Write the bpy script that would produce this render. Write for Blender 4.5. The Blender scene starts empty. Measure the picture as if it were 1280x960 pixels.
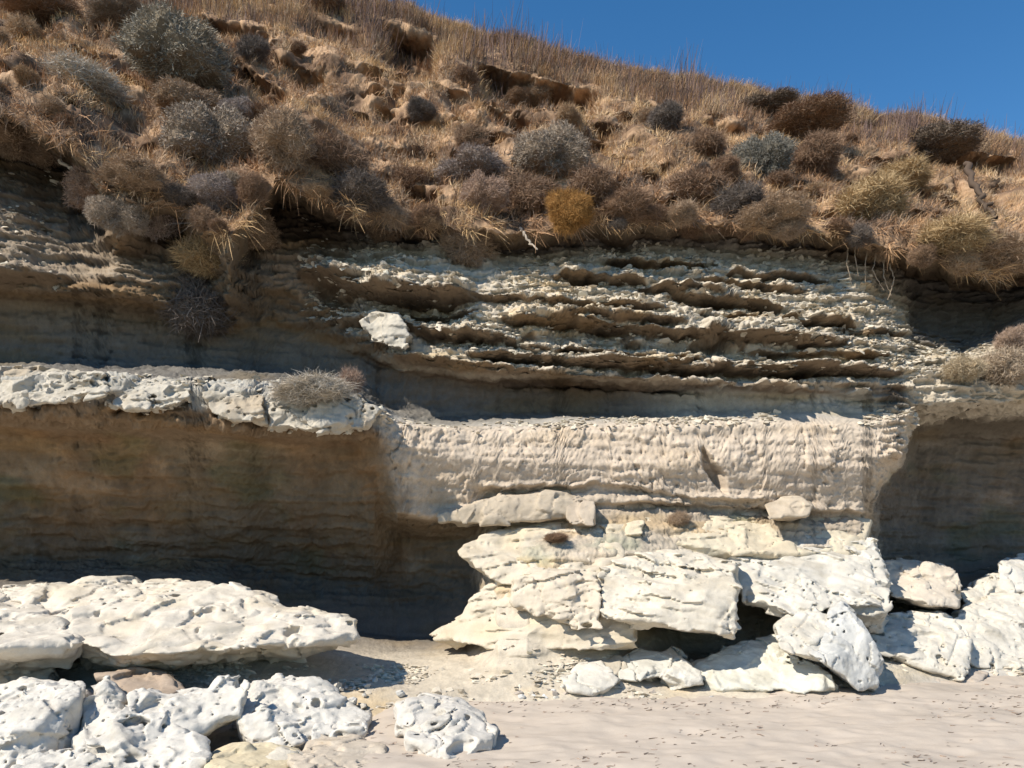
import bpy, bmesh, math, random
import numpy as np
from mathutils import Vector

rng = np.random.default_rng(7)
random.seed(7)
S = bpy.context.scene
COL = S.collection
F, CX, HZ, EYE = 1000.0, 640.0, 680.0, 1.6     # survey constants: focal length, centre, horizon, eye height


def W(px, py, d):
    """surveyed point -> metres (x right, y away from the sea, z up)"""
    px, py, d = np.broadcast_arrays(np.asarray(px, float), np.asarray(py, float), np.asarray(d, float))
    return np.stack([(px - CX) / F * d, d, EYE + (HZ - py) / F * d], -1)


# ------------------------------------------------------------------ noise
from concurrent.futures import ThreadPoolExecutor
POOL = ThreadPoolExecutor(4)
_g = np.random.default_rng(1).normal(size=(4096, 3)).astype(np.float32)
_g /= np.linalg.norm(_g, axis=1, keepdims=True)
GX, GY, GZ = [np.ascontiguousarray(_g[:, i]) for i in range(3)]
RX, RY, RZ, RI = np.random.default_rng(2).random((4, 4096)).astype(np.float32)
U = np.uint32


def _hash(ix, iy, iz, seed):
    h = (ix.astype(U) * U(374761393)) + (iy.astype(U) * U(668265263)) + (iz.astype(U) * U(2246822519)) + U(seed * 1274126177 & 0xFFFFFFFF)
    h = (h ^ (h >> U(13))) * U(1274126177)
    return (h ^ (h >> U(16))) & U(4095)


def _par(fn, P, nout):
    P = np.asarray(P, np.float32)
    sh = P.shape[:-1]
    Q = P.reshape(-1, 3)
    ch = [Q[i:i + 40000] for i in range(0, len(Q), 40000)]
    res = list(POOL.map(fn, ch))
    if nout == 1:
        return np.concatenate(res).reshape(sh)
    return tuple(np.concatenate([r[k] for r in res]).reshape(sh) for k in range(nout))


def noise(P, seed=0):
    """gradient noise, about -1..1"""
    def fn(Q):
        i = np.floor(Q)
        f = Q - i
        i = i.astype(np.int32)
        u = f * f * f * (f * (f * 6 - 15) + 10)
        o = np.zeros(len(Q), np.float32)
        for dx in (0, 1):
            wx = u[:, 0] if dx else 1 - u[:, 0]
            for dy in (0, 1):
                wy = wx * (u[:, 1] if dy else 1 - u[:, 1])
                for dz in (0, 1):
                    h = _hash(i[:, 0] + dx, i[:, 1] + dy, i[:, 2] + dz, seed)
                    o += wy * (u[:, 2] if dz else 1 - u[:, 2]) * (GX[h] * (f[:, 0] - dx) + GY[h] * (f[:, 1] - dy) + GZ[h] * (f[:, 2] - dz))
        return o * 1.7
    return _par(fn, P, 1)


def fbm(P, octaves=4, seed=0, gain=0.5, ridged=False):
    P = np.asarray(P, np.float32)
    a, s, t = 1.0, 0, 0
    for k in range(octaves):
        n = noise(P * np.float32(2.03 ** k) + np.float32(17.3 * k), seed + k)
        if ridged:
            n = 1 - 2 * np.abs(n)
        s = s + a * n
        t += a
        a *= gain
    return s / t


def cells(P, seed=0):
    """distance to the nearest random point, a random number of that cell, and the margin to the next cell"""
    def fn(Q):
        i = np.floor(Q)
        f = Q - i
        i = i.astype(np.int32)
        best = np.full(len(Q), 9, np.float32); sec = best.copy()
        rid = np.zeros(len(Q), np.float32)
        for dx in (-1, 0, 1):
            for dy in (-1, 0, 1):
                for dz in (-1, 0, 1):
                    h = _hash(i[:, 0] + dx, i[:, 1] + dy, i[:, 2] + dz, seed)
                    d = (dx + RX[h] - f[:, 0]) ** 2 + (dy + RY[h] - f[:, 1]) ** 2 + (dz + RZ[h] - f[:, 2]) ** 2
                    m = d < best
                    sec = np.where(m, best, np.minimum(sec, d))
                    rid = np.where(m, RI[h], rid)
                    best = np.where(m, d, best)
        best = np.sqrt(best)
        return best, rid, np.sqrt(sec) - best
    return _par(fn, P, 3)


def sstep(a, b, x):
    t = np.clip((x - a) / (b - a), 0, 1)
    return t * t * (3 - 2 * t)


# ------------------------------------------------------------------ mesh helpers
def mesh_arrays(name, V, Q, cols=None, smooth=True):
    """V (n,3), Q (m,4) quads"""
    me = bpy.data.meshes.new(name)
    V = np.ascontiguousarray(V, np.float32)
    Q = np.ascontiguousarray(Q, np.int32)
    k = Q.shape[1]
    me.vertices.add(len(V))
    me.vertices.foreach_set('co', V.ravel())
    me.loops.add(Q.size)
    me.loops.foreach_set('vertex_index', Q.ravel())
    me.polygons.add(len(Q))
    me.polygons.foreach_set('loop_start', np.arange(0, Q.size, k, dtype=np.int32))
    me.polygons.foreach_set('use_smooth', np.full(len(Q), smooth))
    me.update(calc_edges=True)
    if cols is not None:
        set_cols(me, cols)
    return me


def set_cols(me, cols):
    a = me.color_attributes.new('Col', 'FLOAT_COLOR', 'POINT')
    c = np.ones((len(cols), 4), np.float32)
    c[:, :3] = cols
    a.data.foreach_set('color', c.ravel())


def grid_quads(R, C):
    i = np.arange(R * C).reshape(R, C)
    return np.stack([i[:-1, :-1], i[:-1, 1:], i[1:, 1:], i[1:, :-1]], -1).reshape(-1, 4)


def link(name, me, m=None, parent=None):
    o = bpy.data.objects.new(name, me)
    COL.objects.link(o)
    if m and me is not None and not me.materials:
        me.materials.append(m)
    if parent:
        o.parent = parent
    return o


def tag(o, label=None, cat=None, group=None, kind=None):
    if label: o['label'] = label
    if cat: o['category'] = cat
    if group: o['group'] = group
    if kind: o['kind'] = kind
    return o


# ------------------------------------------------------------------ materials
def nodes(m):
    m.use_nodes = True
    nt = m.node_tree
    return nt, nt.nodes, nt.links, nt.nodes['Principled BSDF']


def rock_mat(name, fine=60, bump=0.5, lo=0.72, hi=1.12, rough=0.92, mid=9.0, objcol=False):
    m = bpy.data.materials.new(name)
    nt, N, L, B = nodes(m)
    B.inputs['Roughness'].default_value = rough
    B.inputs['Specular IOR Level'].default_value = 0.15
    at = N.new('ShaderNodeAttribute'); at.attribute_name = 'Col'
    tc = N.new('ShaderNodeTexCoord')
    n1 = N.new('ShaderNodeTexNoise'); n1.inputs['Scale'].default_value = mid; n1.inputs['Detail'].default_value = 8; n1.inputs['Roughness'].default_value = .65
    n2 = N.new('ShaderNodeTexNoise'); n2.inputs['Scale'].default_value = fine; n2.inputs['Detail'].default_value = 5; n2.inputs['Roughness'].default_value = .7
    L.new(tc.outputs['Object'], n1.inputs['Vector']); L.new(tc.outputs['Object'], n2.inputs['Vector'])
    mr = N.new('ShaderNodeMapRange'); mr.inputs[1].default_value = .3; mr.inputs[2].default_value = .7
    mr.inputs[3].default_value = lo; mr.inputs[4].default_value = hi
    ad = N.new('ShaderNodeMath'); ad.operation = 'MULTIPLY_ADD'; ad.inputs[1].default_value = .5
    ml = N.new('ShaderNodeMath'); ml.operation = 'MULTIPLY'; ml.inputs[1].default_value = .5
    L.new(n2.outputs['Fac'], ml.inputs[0])
    L.new(n1.outputs['Fac'], ad.inputs[0]); L.new(ml.outputs[0], ad.inputs[2])
    L.new(ad.outputs[0], mr.inputs[0])
    mx = N.new('ShaderNodeVectorMath'); mx.operation = 'SCALE'
    L.new(at.outputs['Color'], mx.inputs[0]); L.new(mr.outputs[0], mx.inputs['Scale'])
    src = mx.outputs[0]
    if objcol:
        oi = N.new('ShaderNodeObjectInfo')
        m2 = N.new('ShaderNodeVectorMath'); m2.operation = 'MULTIPLY'
        L.new(src, m2.inputs[0]); L.new(oi.outputs['Color'], m2.inputs[1]); src = m2.outputs[0]
    L.new(src, B.inputs['Base Color'])
    b = N.new('ShaderNodeBump'); b.inputs['Strength'].default_value = bump; b.inputs['Distance'].default_value = .03
    L.new(ad.outputs[0], b.inputs['Height']); L.new(b.outputs[0], B.inputs['Normal'])
    return m


def plant_mat(name, objcol=False):
    m = bpy.data.materials.new(name)
    nt, N, L, B = nodes(m)
    B.inputs['Roughness'].default_value = .75
    B.inputs['Specular IOR Level'].default_value = 0.15
    at = N.new('ShaderNodeAttribute'); at.attribute_name = 'Col'
    src = at.outputs['Color']
    if objcol:
        oi = N.new('ShaderNodeObjectInfo')
        m2 = N.new('ShaderNodeVectorMath'); m2.operation = 'MULTIPLY'
        L.new(src, m2.inputs[0]); L.new(oi.outputs['Color'], m2.inputs[1]); src = m2.outputs[0]
    L.new(src, B.inputs['Base Color'])
    return m


M_CLIFF = rock_mat('layered_sandstone', fine=45, bump=.45, mid=7)
M_HILL = rock_mat('dry_hillside_earth', fine=35, bump=.7, lo=.6, hi=1.15, mid=8)
M_ROCK = rock_mat('weathered_white_rock', fine=55, bump=.45, lo=.84, hi=1.07, mid=10)
M_SAND = rock_mat('beach_sand', fine=140, bump=.25, lo=.88, hi=1.06, mid=5)
M_GRASS = plant_mat('dry_grass_blades')
M_TWIG = plant_mat('dry_twigs', True)
M_WOOD = plant_mat('dead_wood', True)

# ------------------------------------------------------------------ the cliff: surveyed profiles
# at each station along the cliff: (row, distance) of the same 24 features, from the toe in the sand to the plateau behind the crest
ST = {
 -300: [(1010,6.6),(940,7.1),(850,8.3),(790,9.2),(735,10.2),(700,11.0),(630,10.65),(545,10.15),(525,9.3),(480,9.2),(466,10.0),(450,10.9),(375,10.9),(358,10.5),(340,10.1),(250,10.2),(140,11.5),(120,9.9),(90,10.2),(40,12.4),(-30,14.0),(-90,16.5),(-80,19),(40,32)],
   0: [(1010,6.4),(940,7.0),(855,8.3),(790,9.2),(735,10.2),(700,11.0),(630,10.65),(545,10.15),(518,9.3),(474,9.25),(466,10.0),(450,10.9),(375,10.9),(358,10.5),(342,10.15),(272,10.3),(160,11.6),(138,9.85),(98,10.2),(60,12.2),(10,14.2),(-50,16.5),(-40,19),(60,32)],
  90: [(1010,6.4),(940,7.0),(855,8.3),(790,9.2),(738,10.2),(700,11.1),(630,10.65),(548,10.15),(520,9.3),(476,9.25),(468,10.0),(452,10.9),(380,10.9),(366,10.4),(350,10.5),(300,10.9),(205,11.5),(176,9.7),(122,10.15),(70,12.4),(20,14.2),(-45,16.5),(-35,19),(60,32)],
 150: [(1010,6.4),(940,7.0),(858,8.2),(795,9.2),(740,10.2),(700,11.1),(630,10.65),(549,10.15),(524,9.3),(478,9.25),(470,10.0),(455,10.9),(388,11.0),(372,10.25),(350,10.35),(322,10.6),(292,10.2),(250,9.8),(212,10.1),(120,12.0),(35,14.2),(-40,16.5),(-30,19),(65,32)],
 230: [(1010,6.4),(940,7.0),(860,8.2),(800,9.1),(742,10.2),(700,11.1),(630,10.65),(550,10.15),(528,9.35),(482,9.3),(474,10.0),(458,10.9),(400,11.1),(382,10.55),(354,10.75),(320,11.2),(290,11.3),(260,10.0),(205,10.4),(115,12.4),(50,14.2),(-30,16.6),(-20,19),(70,32)],
 285: [(1000,6.5),(935,7.0),(860,8.1),(805,9.0),(748,10.2),(700,11.2),(630,10.65),(551,10.15),(532,9.4),(487,9.3),(478,10.0),(462,10.9),(420,11.1),(405,11.1),(395,10.9),(380,10.6),(348,10.3),(305,9.85),(262,10.3),(140,12.2),(55,14.2),(-24,16.6),(-14,19),(75,32)],
 345: [(990,6.6),(930,7.1),(860,8.1),(812,9.2),(775,10.8),(715,11.5),(630,10.65),(552,10.15),(536,9.4),(493,9.35),(482,10.0),(465,11.1),(420,11.3),(395,11.3),(360,11.2),(320,11.2),(255,11.7),(225,10.0),(190,10.3),(120,12.5),(60,14.2),(-16,16.6),(-6,19),(80,32)],
 440: [(980,6.8),(925,7.2),(860,8.2),(818,9.4),(790,11.0),(730,11.6),(640,10.6),(560,10.15),(542,9.6),(508,9.5),(492,10.1),(475,11.2),(440,11.3),(425,11.1),(380,11.0),(325,11.1),(285,11.5),(262,10.2),(235,10.5),(160,12.6),(80,14.2),(2,16.6),(12,19),(90,32)],
 468: [(975,6.9),(922,7.3),(862,8.2),(820,9.5),(794,11.1),(732,11.6),(650,10.6),(590,10.05),(548,9.75),(518,9.65),(505,10.2),(492,11.2),(452,11.2),(436,10.9),(382,10.8),(326,11.0),(295,11.5),(272,10.5),(245,10.8),(168,12.6),(85,14.2),(8,16.6),(18,19),(95,32)],
 498: [(970,7.0),(920,7.4),(865,8.2),(822,9.5),(797,11.2),(735,11.6),(668,11.3),(640,10.05),(560,9.87),(530,9.9),(520,10.4),(510,11.2),(462,11.2),(448,10.8),(385,10.7),(328,10.9),(300,11.5),(280,10.7),(255,10.9),(175,12.6),(90,14.2),(14,16.6),(24,19),(100,32)],
 540: [(960,7.2),(915,7.6),(870,8.1),(826,9.3),(798,11.1),(738,11.5),(680,11.3),(648,10.3),(560,9.9),(535,10.0),(530,10.6),(520,11.2),(472,11.2),(455,10.7),(395,10.6),(330,10.9),(305,11.5),(285,10.7),(262,10.9),(180,12.6),(100,14.2),(28,16.6),(38,19),(110,32)],
 585: [(950,7.4),(910,7.8),(870,8.2),(832,8.9),(798,10.5),(735,11.0),(672,10.8),(640,10.2),(575,10.0),(540,10.1),(530,10.6),(522,11.2),(478,11.2),(462,10.6),(400,10.6),(335,11.1),(308,11.6),(288,10.8),(268,11.0),(190,12.6),(115,14.2),(44,16.6),(54,19),(120,32)],
 620: [(945,7.5),(905,7.85),(868,8.25),(832,8.7),(785,9.1),(715,9.55),(660,10.3),(634,10.2),(578,10.0),(539,10.1),(528,10.6),(520,11.2),(480,11.2),(464,10.55),(402,10.6),(338,11.1),(310,11.6),(290,10.8),(270,11.0),(195,12.6),(122,14.2),(53,16.6),(62,19),(125,32)],
 660: [(940,7.6),(900,7.9),(865,8.3),(830,8.7),(780,9.0),(695,9.5),(655,10.25),(630,10.2),(580,10.0),(538,10.15),(526,10.6),(518,11.2),(480,11.2),(466,10.55),(405,10.6),(340,11.2),(312,11.6),(292,10.85),(272,11.05),(200,12.6),(130,14.2),(62,16.6),(72,19),(130,32)],
 760: [(930,7.8),(880,8.2),(845,8.7),(808,9.2),(775,9.45),(692,9.55),(640,10.2),(625,10.2),(580,10.05),(534,10.2),(523,10.7),(516,11.1),(485,11.1),(472,10.45),(413,10.6),(336,11.3),(303,11.7),(279,10.85),(258,11.05),(200,12.6),(145,14.2),(88,16.6),(98,19),(145,32)],
 850: [(922,7.9),(874,8.3),(838,9.3),(815,10.4),(760,10.9),(690,9.9),(637,10.25),(622,10.2),(580,10.05),(531,10.2),(519,10.6),(511,10.8),(488,10.8),(476,10.45),(417,10.6),(335,11.35),(300,11.7),(276,10.9),(256,11.1),(205,12.6),(157,14.2),(104,16.6),(115,19),(152,32)],
 950: [(918,8.0),(870,8.4),(838,9.4),(812,10.6),(755,11.1),(690,10.0),(644,10.35),(628,10.25),(580,10.1),(531,10.2),(516,10.5),(506,10.62),(492,10.58),(480,10.45),(422,10.65),(340,11.4),(305,11.8),(284,10.95),(262,11.15),(217,12.7),(172,14.3),(121,16.7),(132,19),(158,32)],
1000: [(915,8.1),(868,8.5),(840,9.0),(805,9.7),(745,10.0),(685,10.0),(646,10.35),(632,10.3),(580,10.1),(532,10.2),(515,10.45),(505,10.55),(494,10.52),(482,10.45),(425,10.65),(345,11.4),(310,11.8),(290,10.95),(265,11.15),(225,12.7),(180,14.3),(131,16.7),(142,19),(160,32)],
1078: [(912,8.3),(865,8.7),(838,9.1),(800,9.8),(745,10.1),(690,10.1),(650,10.4),(632,10.35),(580,10.15),(532,10.25),(515,10.5),(502,10.6),(492,10.5),(480,10.4),(425,10.7),(355,11.4),(325,11.9),(302,11.0),(278,11.15),(238,12.8),(192,14.4),(146,16.8),(157,19),(165,32)],
1096: [(912,8.4),(865,8.8),(838,9.2),(800,10.4),(735,11.8),(690,12.1),(655,12.1),(610,10.5),(575,10.2),(530,10.3),(514,10.5),(502,10.5),(490,10.45),(478,10.45),(430,10.8),(370,11.6),(335,12.2),(310,10.9),(285,11.1),(240,12.8),(196,14.4),(150,16.8),(160,19),(168,32)],
1128: [(910,8.5),(862,8.9),(835,9.4),(795,10.7),(725,12.2),(690,12.5),(650,12.5),(590,12.2),(565,10.5),(525,10.35),(512,10.5),(502,10.5),(488,10.5),(476,10.5),(435,11.0),(390,12.0),(345,12.3),(318,10.9),(292,11.1),(244,12.8),(200,14.5),(154,16.9),(164,19),(170,32)],
1142: [(910,8.6),(860,9.0),(833,9.5),(792,10.8),(722,12.3),(690,12.6),(640,12.6),(560,12.4),(528,11.8),(508,10.5),(503,10.5),(497,10.5),(488,10.5),(472,10.55),(438,11.2),(410,12.2),(350,12.4),(325,10.9),(298,11.1),(248,12.8),(204,14.5),(156,16.9),(166,19),(172,32)],
1200: [(908,8.7),(858,9.2),(830,9.7),(790,10.9),(720,12.4),(690,12.7),(640,12.7),(550,12.5),(525,12.0),(506,10.6),(500,10.5),(494,10.5),(484,10.5),(468,10.6),(448,11.2),(425,12.2),(360,12.5),(335,10.9),(308,11.1),(258,12.8),(212,14.5),(166,17),(176,19),(178,32)],
1280: [(905,9.0),(855,9.4),(825,10.0),(785,11.2),(715,12.6),(690,12.9),(640,12.9),(550,12.8),(522,12.2),(500,10.9),(492,10.8),(484,10.8),(470,10.8),(445,10.9),(415,11.1),(395,12.0),(365,12.5),(345,11.1),(318,11.3),(275,12.9),(230,14.6),(187,17.2),(195,19),(190,32)],
1600: [(900,9.6),(850,10.0),(820,10.6),(785,11.6),(715,13.0),(690,13.3),(640,13.3),(550,13.2),(522,12.6),(500,11.3),(492,11.2),(484,11.2),(470,11.2),(445,11.3),(415,11.5),(395,12.4),(375,12.9),(355,11.5),(330,11.7),(295,13.2),(265,14.8),(235,17.4),(240,19),(225,32)],
}
NSEG = [14, 24, 24, 30, 44, 44, 50, 46, 36, 30, 24, 20, 36, 30, 60, 60, 36, 26, 26, 70, 66, 70, 20, 16]
px_st = np.array(sorted(ST), float)
TAB = np.array([ST[int(p)] for p in px_st], float)            # stations, features, (row, d)
pxs = np.concatenate([np.arange(-300, -60, 4.), np.arange(-60, 455, 1.55), np.arange(455, 510, .9), np.arange(510, 1075, 1.5), np.arange(1075, 1150, .55), np.arange(1150, 1340, 1.55), np.arange(1340, 1601, 4.)])
K = TAB.shape[1]
cols_t = []
for k in range(K):
    wob = 9 * fbm(np.stack([pxs / 45, 0 * pxs + k * 3.7, 0 * pxs], -1), 3, 50 + k // 3)
    q = np.clip(pxs + wob, -300, 1600)
    cols_t.append(np.stack([np.interp(q, px_st, TAB[:, k, 0]), np.interp(q, px_st, TAB[:, k, 1])], -1))
lipn = 13 * fbm(np.stack([pxs / 38, 0 * pxs, 0 * pxs + 9.1], -1), 4, 71)
for k, a_ in ((15, .5), (16, 1), (17, 1.2), (18, .9)):
    cols_t[k][:, 0] += a_ * lipn
    cols_t[k][:, 1] += (.16 if k > 16 else .05) * fbm(np.stack([pxs / 30, 0 * pxs, 0 * pxs + 4.1], -1), 3, 72)
T = np.stack(cols_t, 0)                                        # K, C, 2
rows, kk = [], []
for k in range(K - 1):
    n = NSEG[k]
    for j in range(n):
        t = j / n
        rows.append(T[k] * (1 - t) + T[k + 1] * t)
        kk.append(k + t)
rows.append(T[K - 1]); kk.append(K - 1.0)
G = np.stack(rows, 0)
kk = np.array(kk)
for _ in range(3):                                             # round the corners of the profiles a little
    G[1:-1] = G[1:-1] * .5 + (G[:-2] + G[2:]) * .25
R_, C_ = G.shape[:2]
PX = np.broadcast_to(pxs[None, :], (R_, C_)).copy()
PY, D = G[..., 0], G[..., 1]
P = W(PX, PY, D)
KK = np.broadcast_to(kk[:, None], (R_, C_))


def normals(P):
    du = np.gradient(P, axis=1)
    dv = np.gradient(P, axis=0)
    n = np.cross(du, dv)
    n /= np.linalg.norm(n, axis=-1, keepdims=True) + 1e-9
    return n                                                   # points to the sea


Nn = normals(P)
out = np.zeros((R_, C_))
wob1 = fbm(P * np.array([1.1, 1.1, 2.0]), 4, 3)
wob2 = fbm(P * np.array([5, 5, 7.0]), 4, 9)


def bed(poly, th, prot, rec, rlen, fade=25, ragw=1.0):
    """a hard bed: sticks out above the lip line, is cut back below it (horizontally, towards the sea)"""
    x = [p[0] for p in poly]; y = [p[1] for p in poly]
    c = (pxs > x[0] - fade) & (pxs < x[-1] + fade)
    px, py, kk_ = PX[:, c], PY[:, c], KK[:, c]
    yc = np.interp(px, x, y)
    r = (np.abs(py - yc).min(1) < 20 + th + rlen * 1.3)
    px, py, yc = px[r], py[r], yc[r]
    Pl = P[:, c][r]
    yc = yc + (7 if ragw > .8 else 5) * fbm(np.stack([px / 26, px * 0, px * 0 + y[0]], -1), 3, 31)
    m = sstep(x[0] - fade, x[0] + fade, px) * (1 - sstep(x[-1] - fade, x[-1] + fade, px))
    t = py - yc
    rag = np.clip(1 + 1.2 * ragw * fbm(Pl * np.array([2.2, 1, 2.2]) + y[0], 3, 77, .5), .1, 2.1)
    rec_ = np.clip(.85 + (.5 if ragw < .8 else 1.5) * fbm(Pl * np.array([1.1, 1, 1.]) + y[0], 3, 78), 0, 1.5)
    up = sstep(-th, -th * .25, t) * (1 - sstep(-2, 2, t))
    dn = sstep(-2, 2, t) * (1 - sstep(rlen * .75, rlen * 1.25, t))
    v = m * (prot * rag * up - rec * rec_ * dn)
    tmp = oute[:, c]
    tmp[r] += v
    oute[:, c] = tmp


oute = np.zeros((R_, C_))
zone_rock = (KK > 12.6) & (KK < 16.0)
bed([(392, 346), (450, 370), (520, 372), (580, 376)], 36, .45, .40, 26)
bed([(640, 402), (760, 412), (900, 420), (1040, 434)], 40, .30, .42, 30)
bed([(600, 446), (760, 455), (900, 463), (1075, 468)], 12, .24, .25, 10)
bed([(840, 372), (900, 377), (965, 388)], 20, .20, .35, 16)
bed([(975, 402), (1065, 411)], 12, .2, .25, 9)
bed([(700, 346), (800, 356)], 16, .2, .25, 12)
bed([(590, 372), (700, 384), (830, 392)], 12, .18, .18, 9)
bed([(455, 402), (500, 408), (560, 420), (640, 428)], 14, .26, .25, 14)
bed([(870, 352), (1000, 366)], 10, .15, .15, 8)
bed([(10, 350), (85, 352)], 60, .2, .10, 10)
bed([(470, 448), (560, 455), (660, 462)], 10, .15, .1, 10)
for y_, x0_, x1_ in ((330, 760, 880), (362, 800, 900), (395, 860, 1040), (400, 700, 850), (436, 640, 900), (452, 820, 1060), (440, 950, 1100), (384, 480, 590), (462, 980, 1120), (345, 900, 1030), (415, 1040, 1120), (476, 640, 860)):
    bed([(x0_, y_), (x1_, y_ + .05 * (x1_ - x0_))], 7, .13, .16, 6, 20, 1.4)
bed([(800, 482), (900, 487), (1075, 494)], 9, .34, .05, 8, 20, 2.6)
bed([(540, 650), (640, 632), (800, 628), (960, 636), (1080, 640)], 14, .08, .12, 10)
bed([(600, 612), (680, 606)], 10, .05, .22, 14, 12)
bed([(660, 612), (760, 606), (860, 622), (960, 628)], 9, .06, .12, 8)
bed([(880, 560), (905, 590)], 5, .0, .2, 24, 5)
# scarps and hollows torn into the hillside
for poly, th, pr, rc, rl in (
    ([(475, 28), (545, 50)], 22, .15, .95, 40), ([(598, 80), (650, 92), (745, 116)], 24, .2, .9, 34),
    ([(330, 60), (400, 95)], 18, .2, .5, 26), ([(290, 70), (350, 112)], 18, .2, .45, 26), ([(430, 80), (500, 110)], 14, .15, .4, 18),
    ([(1140, 178), (1200, 186), (1280, 200)], 22, .2, .7, 24),
    ([(815, 130), (850, 140)], 16, .1, .45, 20), ([(600, 122), (660, 150)], 14, .1, .5, 22), ([(880, 148), (935, 160)], 14, .1, .35, 14),
    ([(1190, 228), (1240, 262)], 16, .15, .45, 14), ([(1060, 150), (1110, 160)], 14, .1, .4, 14), ([(380, 20), (450, 40)], 12, .15, .4, 16),
    ([(150, 30), (260, 40)], 14, .15, .4, 16), ([(470, 130), (530, 150)], 14, .12, .35, 16), ([(700, 165), (760, 178)], 12, .1, .3, 14),
    ([(540, 100), (590, 118)], 12, .1, .35, 14), ([(960, 150), (1040, 158)], 12, .1, .3, 14), ([(250, 20), (330, 40)], 12, .15, .4, 18)):
    bed(poly, th, 0, rc * 1.25, rl * 1.1, 14, .5)

def respread(r0, r1, A, L):
    """spread the rows r0..r1 evenly along the cut profile"""
    c = np.concatenate([np.zeros((1, C_)), np.cumsum(L[r0:r1], 0)], 0)
    c /= c[-1:]
    for _ in range(6):
        c[:, 1:-1] = c[:, 1:-1] * .5 + (c[:, :-2] + c[:, 2:]) * .25
    t = np.linspace(0, 1, r1 - r0 + 1)
    B = np.empty((r1 - r0 + 1,) + A.shape[1:])
    for j in range(C_):
        for k in range(A.shape[2]):
            B[:, j, k] = np.interp(t, c[:, j], A[r0:r1 + 1, j, k])
    return B


KK = np.array(KK)
ksplit = int(np.argmin(np.abs(kk - 17.0)))
P1 = P.copy(); P1[..., 1] -= oute
A_ = np.concatenate([P1, PY[..., None], KK[..., None]], -1)
L_ = np.linalg.norm(np.diff(P1, axis=0), axis=-1) + .002
L_ *= np.where(KK[1:] > 21, .06, 1) * np.where(KK[1:] > 17, .75, 1) * np.where(KK[1:] < 1, .3, 1)
for r0, r1 in ((0, ksplit), (ksplit, R_ - 1)):
    B_ = respread(r0, r1, A_, L_)
    P[r0:r1 + 1] = B_[..., :3]; PY[r0:r1 + 1] = B_[..., 3]; KK[r0:r1 + 1] = B_[..., 4]
Nn = normals(P)
nb_ = Nn.copy()
for _ in range(4):
    nb_[1:-1] = nb_[1:-1] * .5 + (nb_[:-2] + nb_[2:]) * .25
    nb_[:, 1:-1] = nb_[:, 1:-1] * .5 + (nb_[:, :-2] + nb_[:, 2:]) * .25
Nn = nb_ / np.linalg.norm(nb_, axis=-1, keepdims=True)
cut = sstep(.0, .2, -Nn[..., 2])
hill = sstep(16.6, 17.4, KK)
wall = sstep(5.8, 6.4, KK) * (1 - sstep(9.2, 9.8, KK)) * sstep(468, 492, PX) * (1 - sstep(1090, 1140, PX))
upper = np.maximum(sstep(12.4, 13.0, KK), sstep(1085, 1120, PX) * sstep(7.6, 8.2, KK)) * (1 - hill)
lip = sstep(7.4, 7.9, KK) * (1 - sstep(9.6, 10.4, KK)) * (1 - sstep(440, 520, PX))
apron = (1 - sstep(4.2, 5.2, KK))
alc = sstep(4.2, 5, KK) * (1 - sstep(7.0, 7.6, KK)) * (1 - wall)
strata = fbm(np.stack([P[..., 0] * .9, P[..., 1] * .9, P[..., 2] * 9 + P[..., 0] * .35], -1), 4, 21)
flute = fbm(np.stack([P[..., 0] * 5, P[..., 1] * 5, P[..., 2] * 1.3], -1), 4, 23)
crumb = fbm(P * 11, 4, 25, .6)
fine = fbm(P * 30, 3, 27, .6)
big = fbm(P * .8, 3, 29)
wp = P + .10 * np.stack([wob2, wob1, fbm(P * 3, 2, 15)], -1)
cd, cr, ce = cells(wp * np.array([3.6, 3.6, 12.]), 5)
cd3, cr3, ce3 = cells(wp * np.array([11, 11, 26.]), 7)
cdw, crw, cew = cells(wp * np.array([3.2, 3.2, 2.2]), 8)
cd2, cr2, ce2 = cells(wp * 3.6, 6)
pit = -(1 - sstep(.24, .40, cd2)) * (cr2 > .5)
rag = fbm(P * np.array([7, 7, 11.]), 4, 41, .55, True)
ph = P[..., 2] * 5.2 + .7 * fbm(P * np.array([.7, .7, .7]), 3, 43) + .5 * fbm(P * np.array([3, 3, 3.]), 3, 44)
saw = 1 - (ph - np.floor(ph))
saw = saw * sstep(0, .12, 1 - saw) * sstep(-.35, .2, fbm(P * np.array([1.1, 1.1, 3.]), 3, 45))
cd4, cr4, ce4 = cells(wp * 10, 14)
pit2 = -(1 - sstep(.2, .4, cd4)) * (cr4 > .86)
hum = (np.abs(noise(wp * 1.1, 12)) + .30 * noise(wp * 2.6, 13) - .2) * (1 - sstep(19.6, 20.6, KK))
hillfar = hill * sstep(17.4, 18.5, KK)
saw2 = P[..., 2] * 13 + 1.1 * fbm(P * np.array([.8, .8, .8]), 3, 46) + .35 * fbm(P * 4, 2, 47)
saw2 = 1 - (saw2 - np.floor(saw2))
saw2 = saw2 * sstep(0, .15, 1 - saw2) * sstep(-.2, .25, fbm(P * np.array([1.5, 1.5, 5.]), 3, 48))
recess = sstep(9.8, 10.6, KK) * (1 - sstep(12.4, 12.8, KK)) * (1 - sstep(1090, 1120, PX))
hollow = sstep(.16, .30, fbm(P * np.array([1.2, 1.2, 2.0]), 3, 111)) * sstep(17.7, 18.2, KK) * (1 - sstep(20.0, 20.5, KK))
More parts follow.
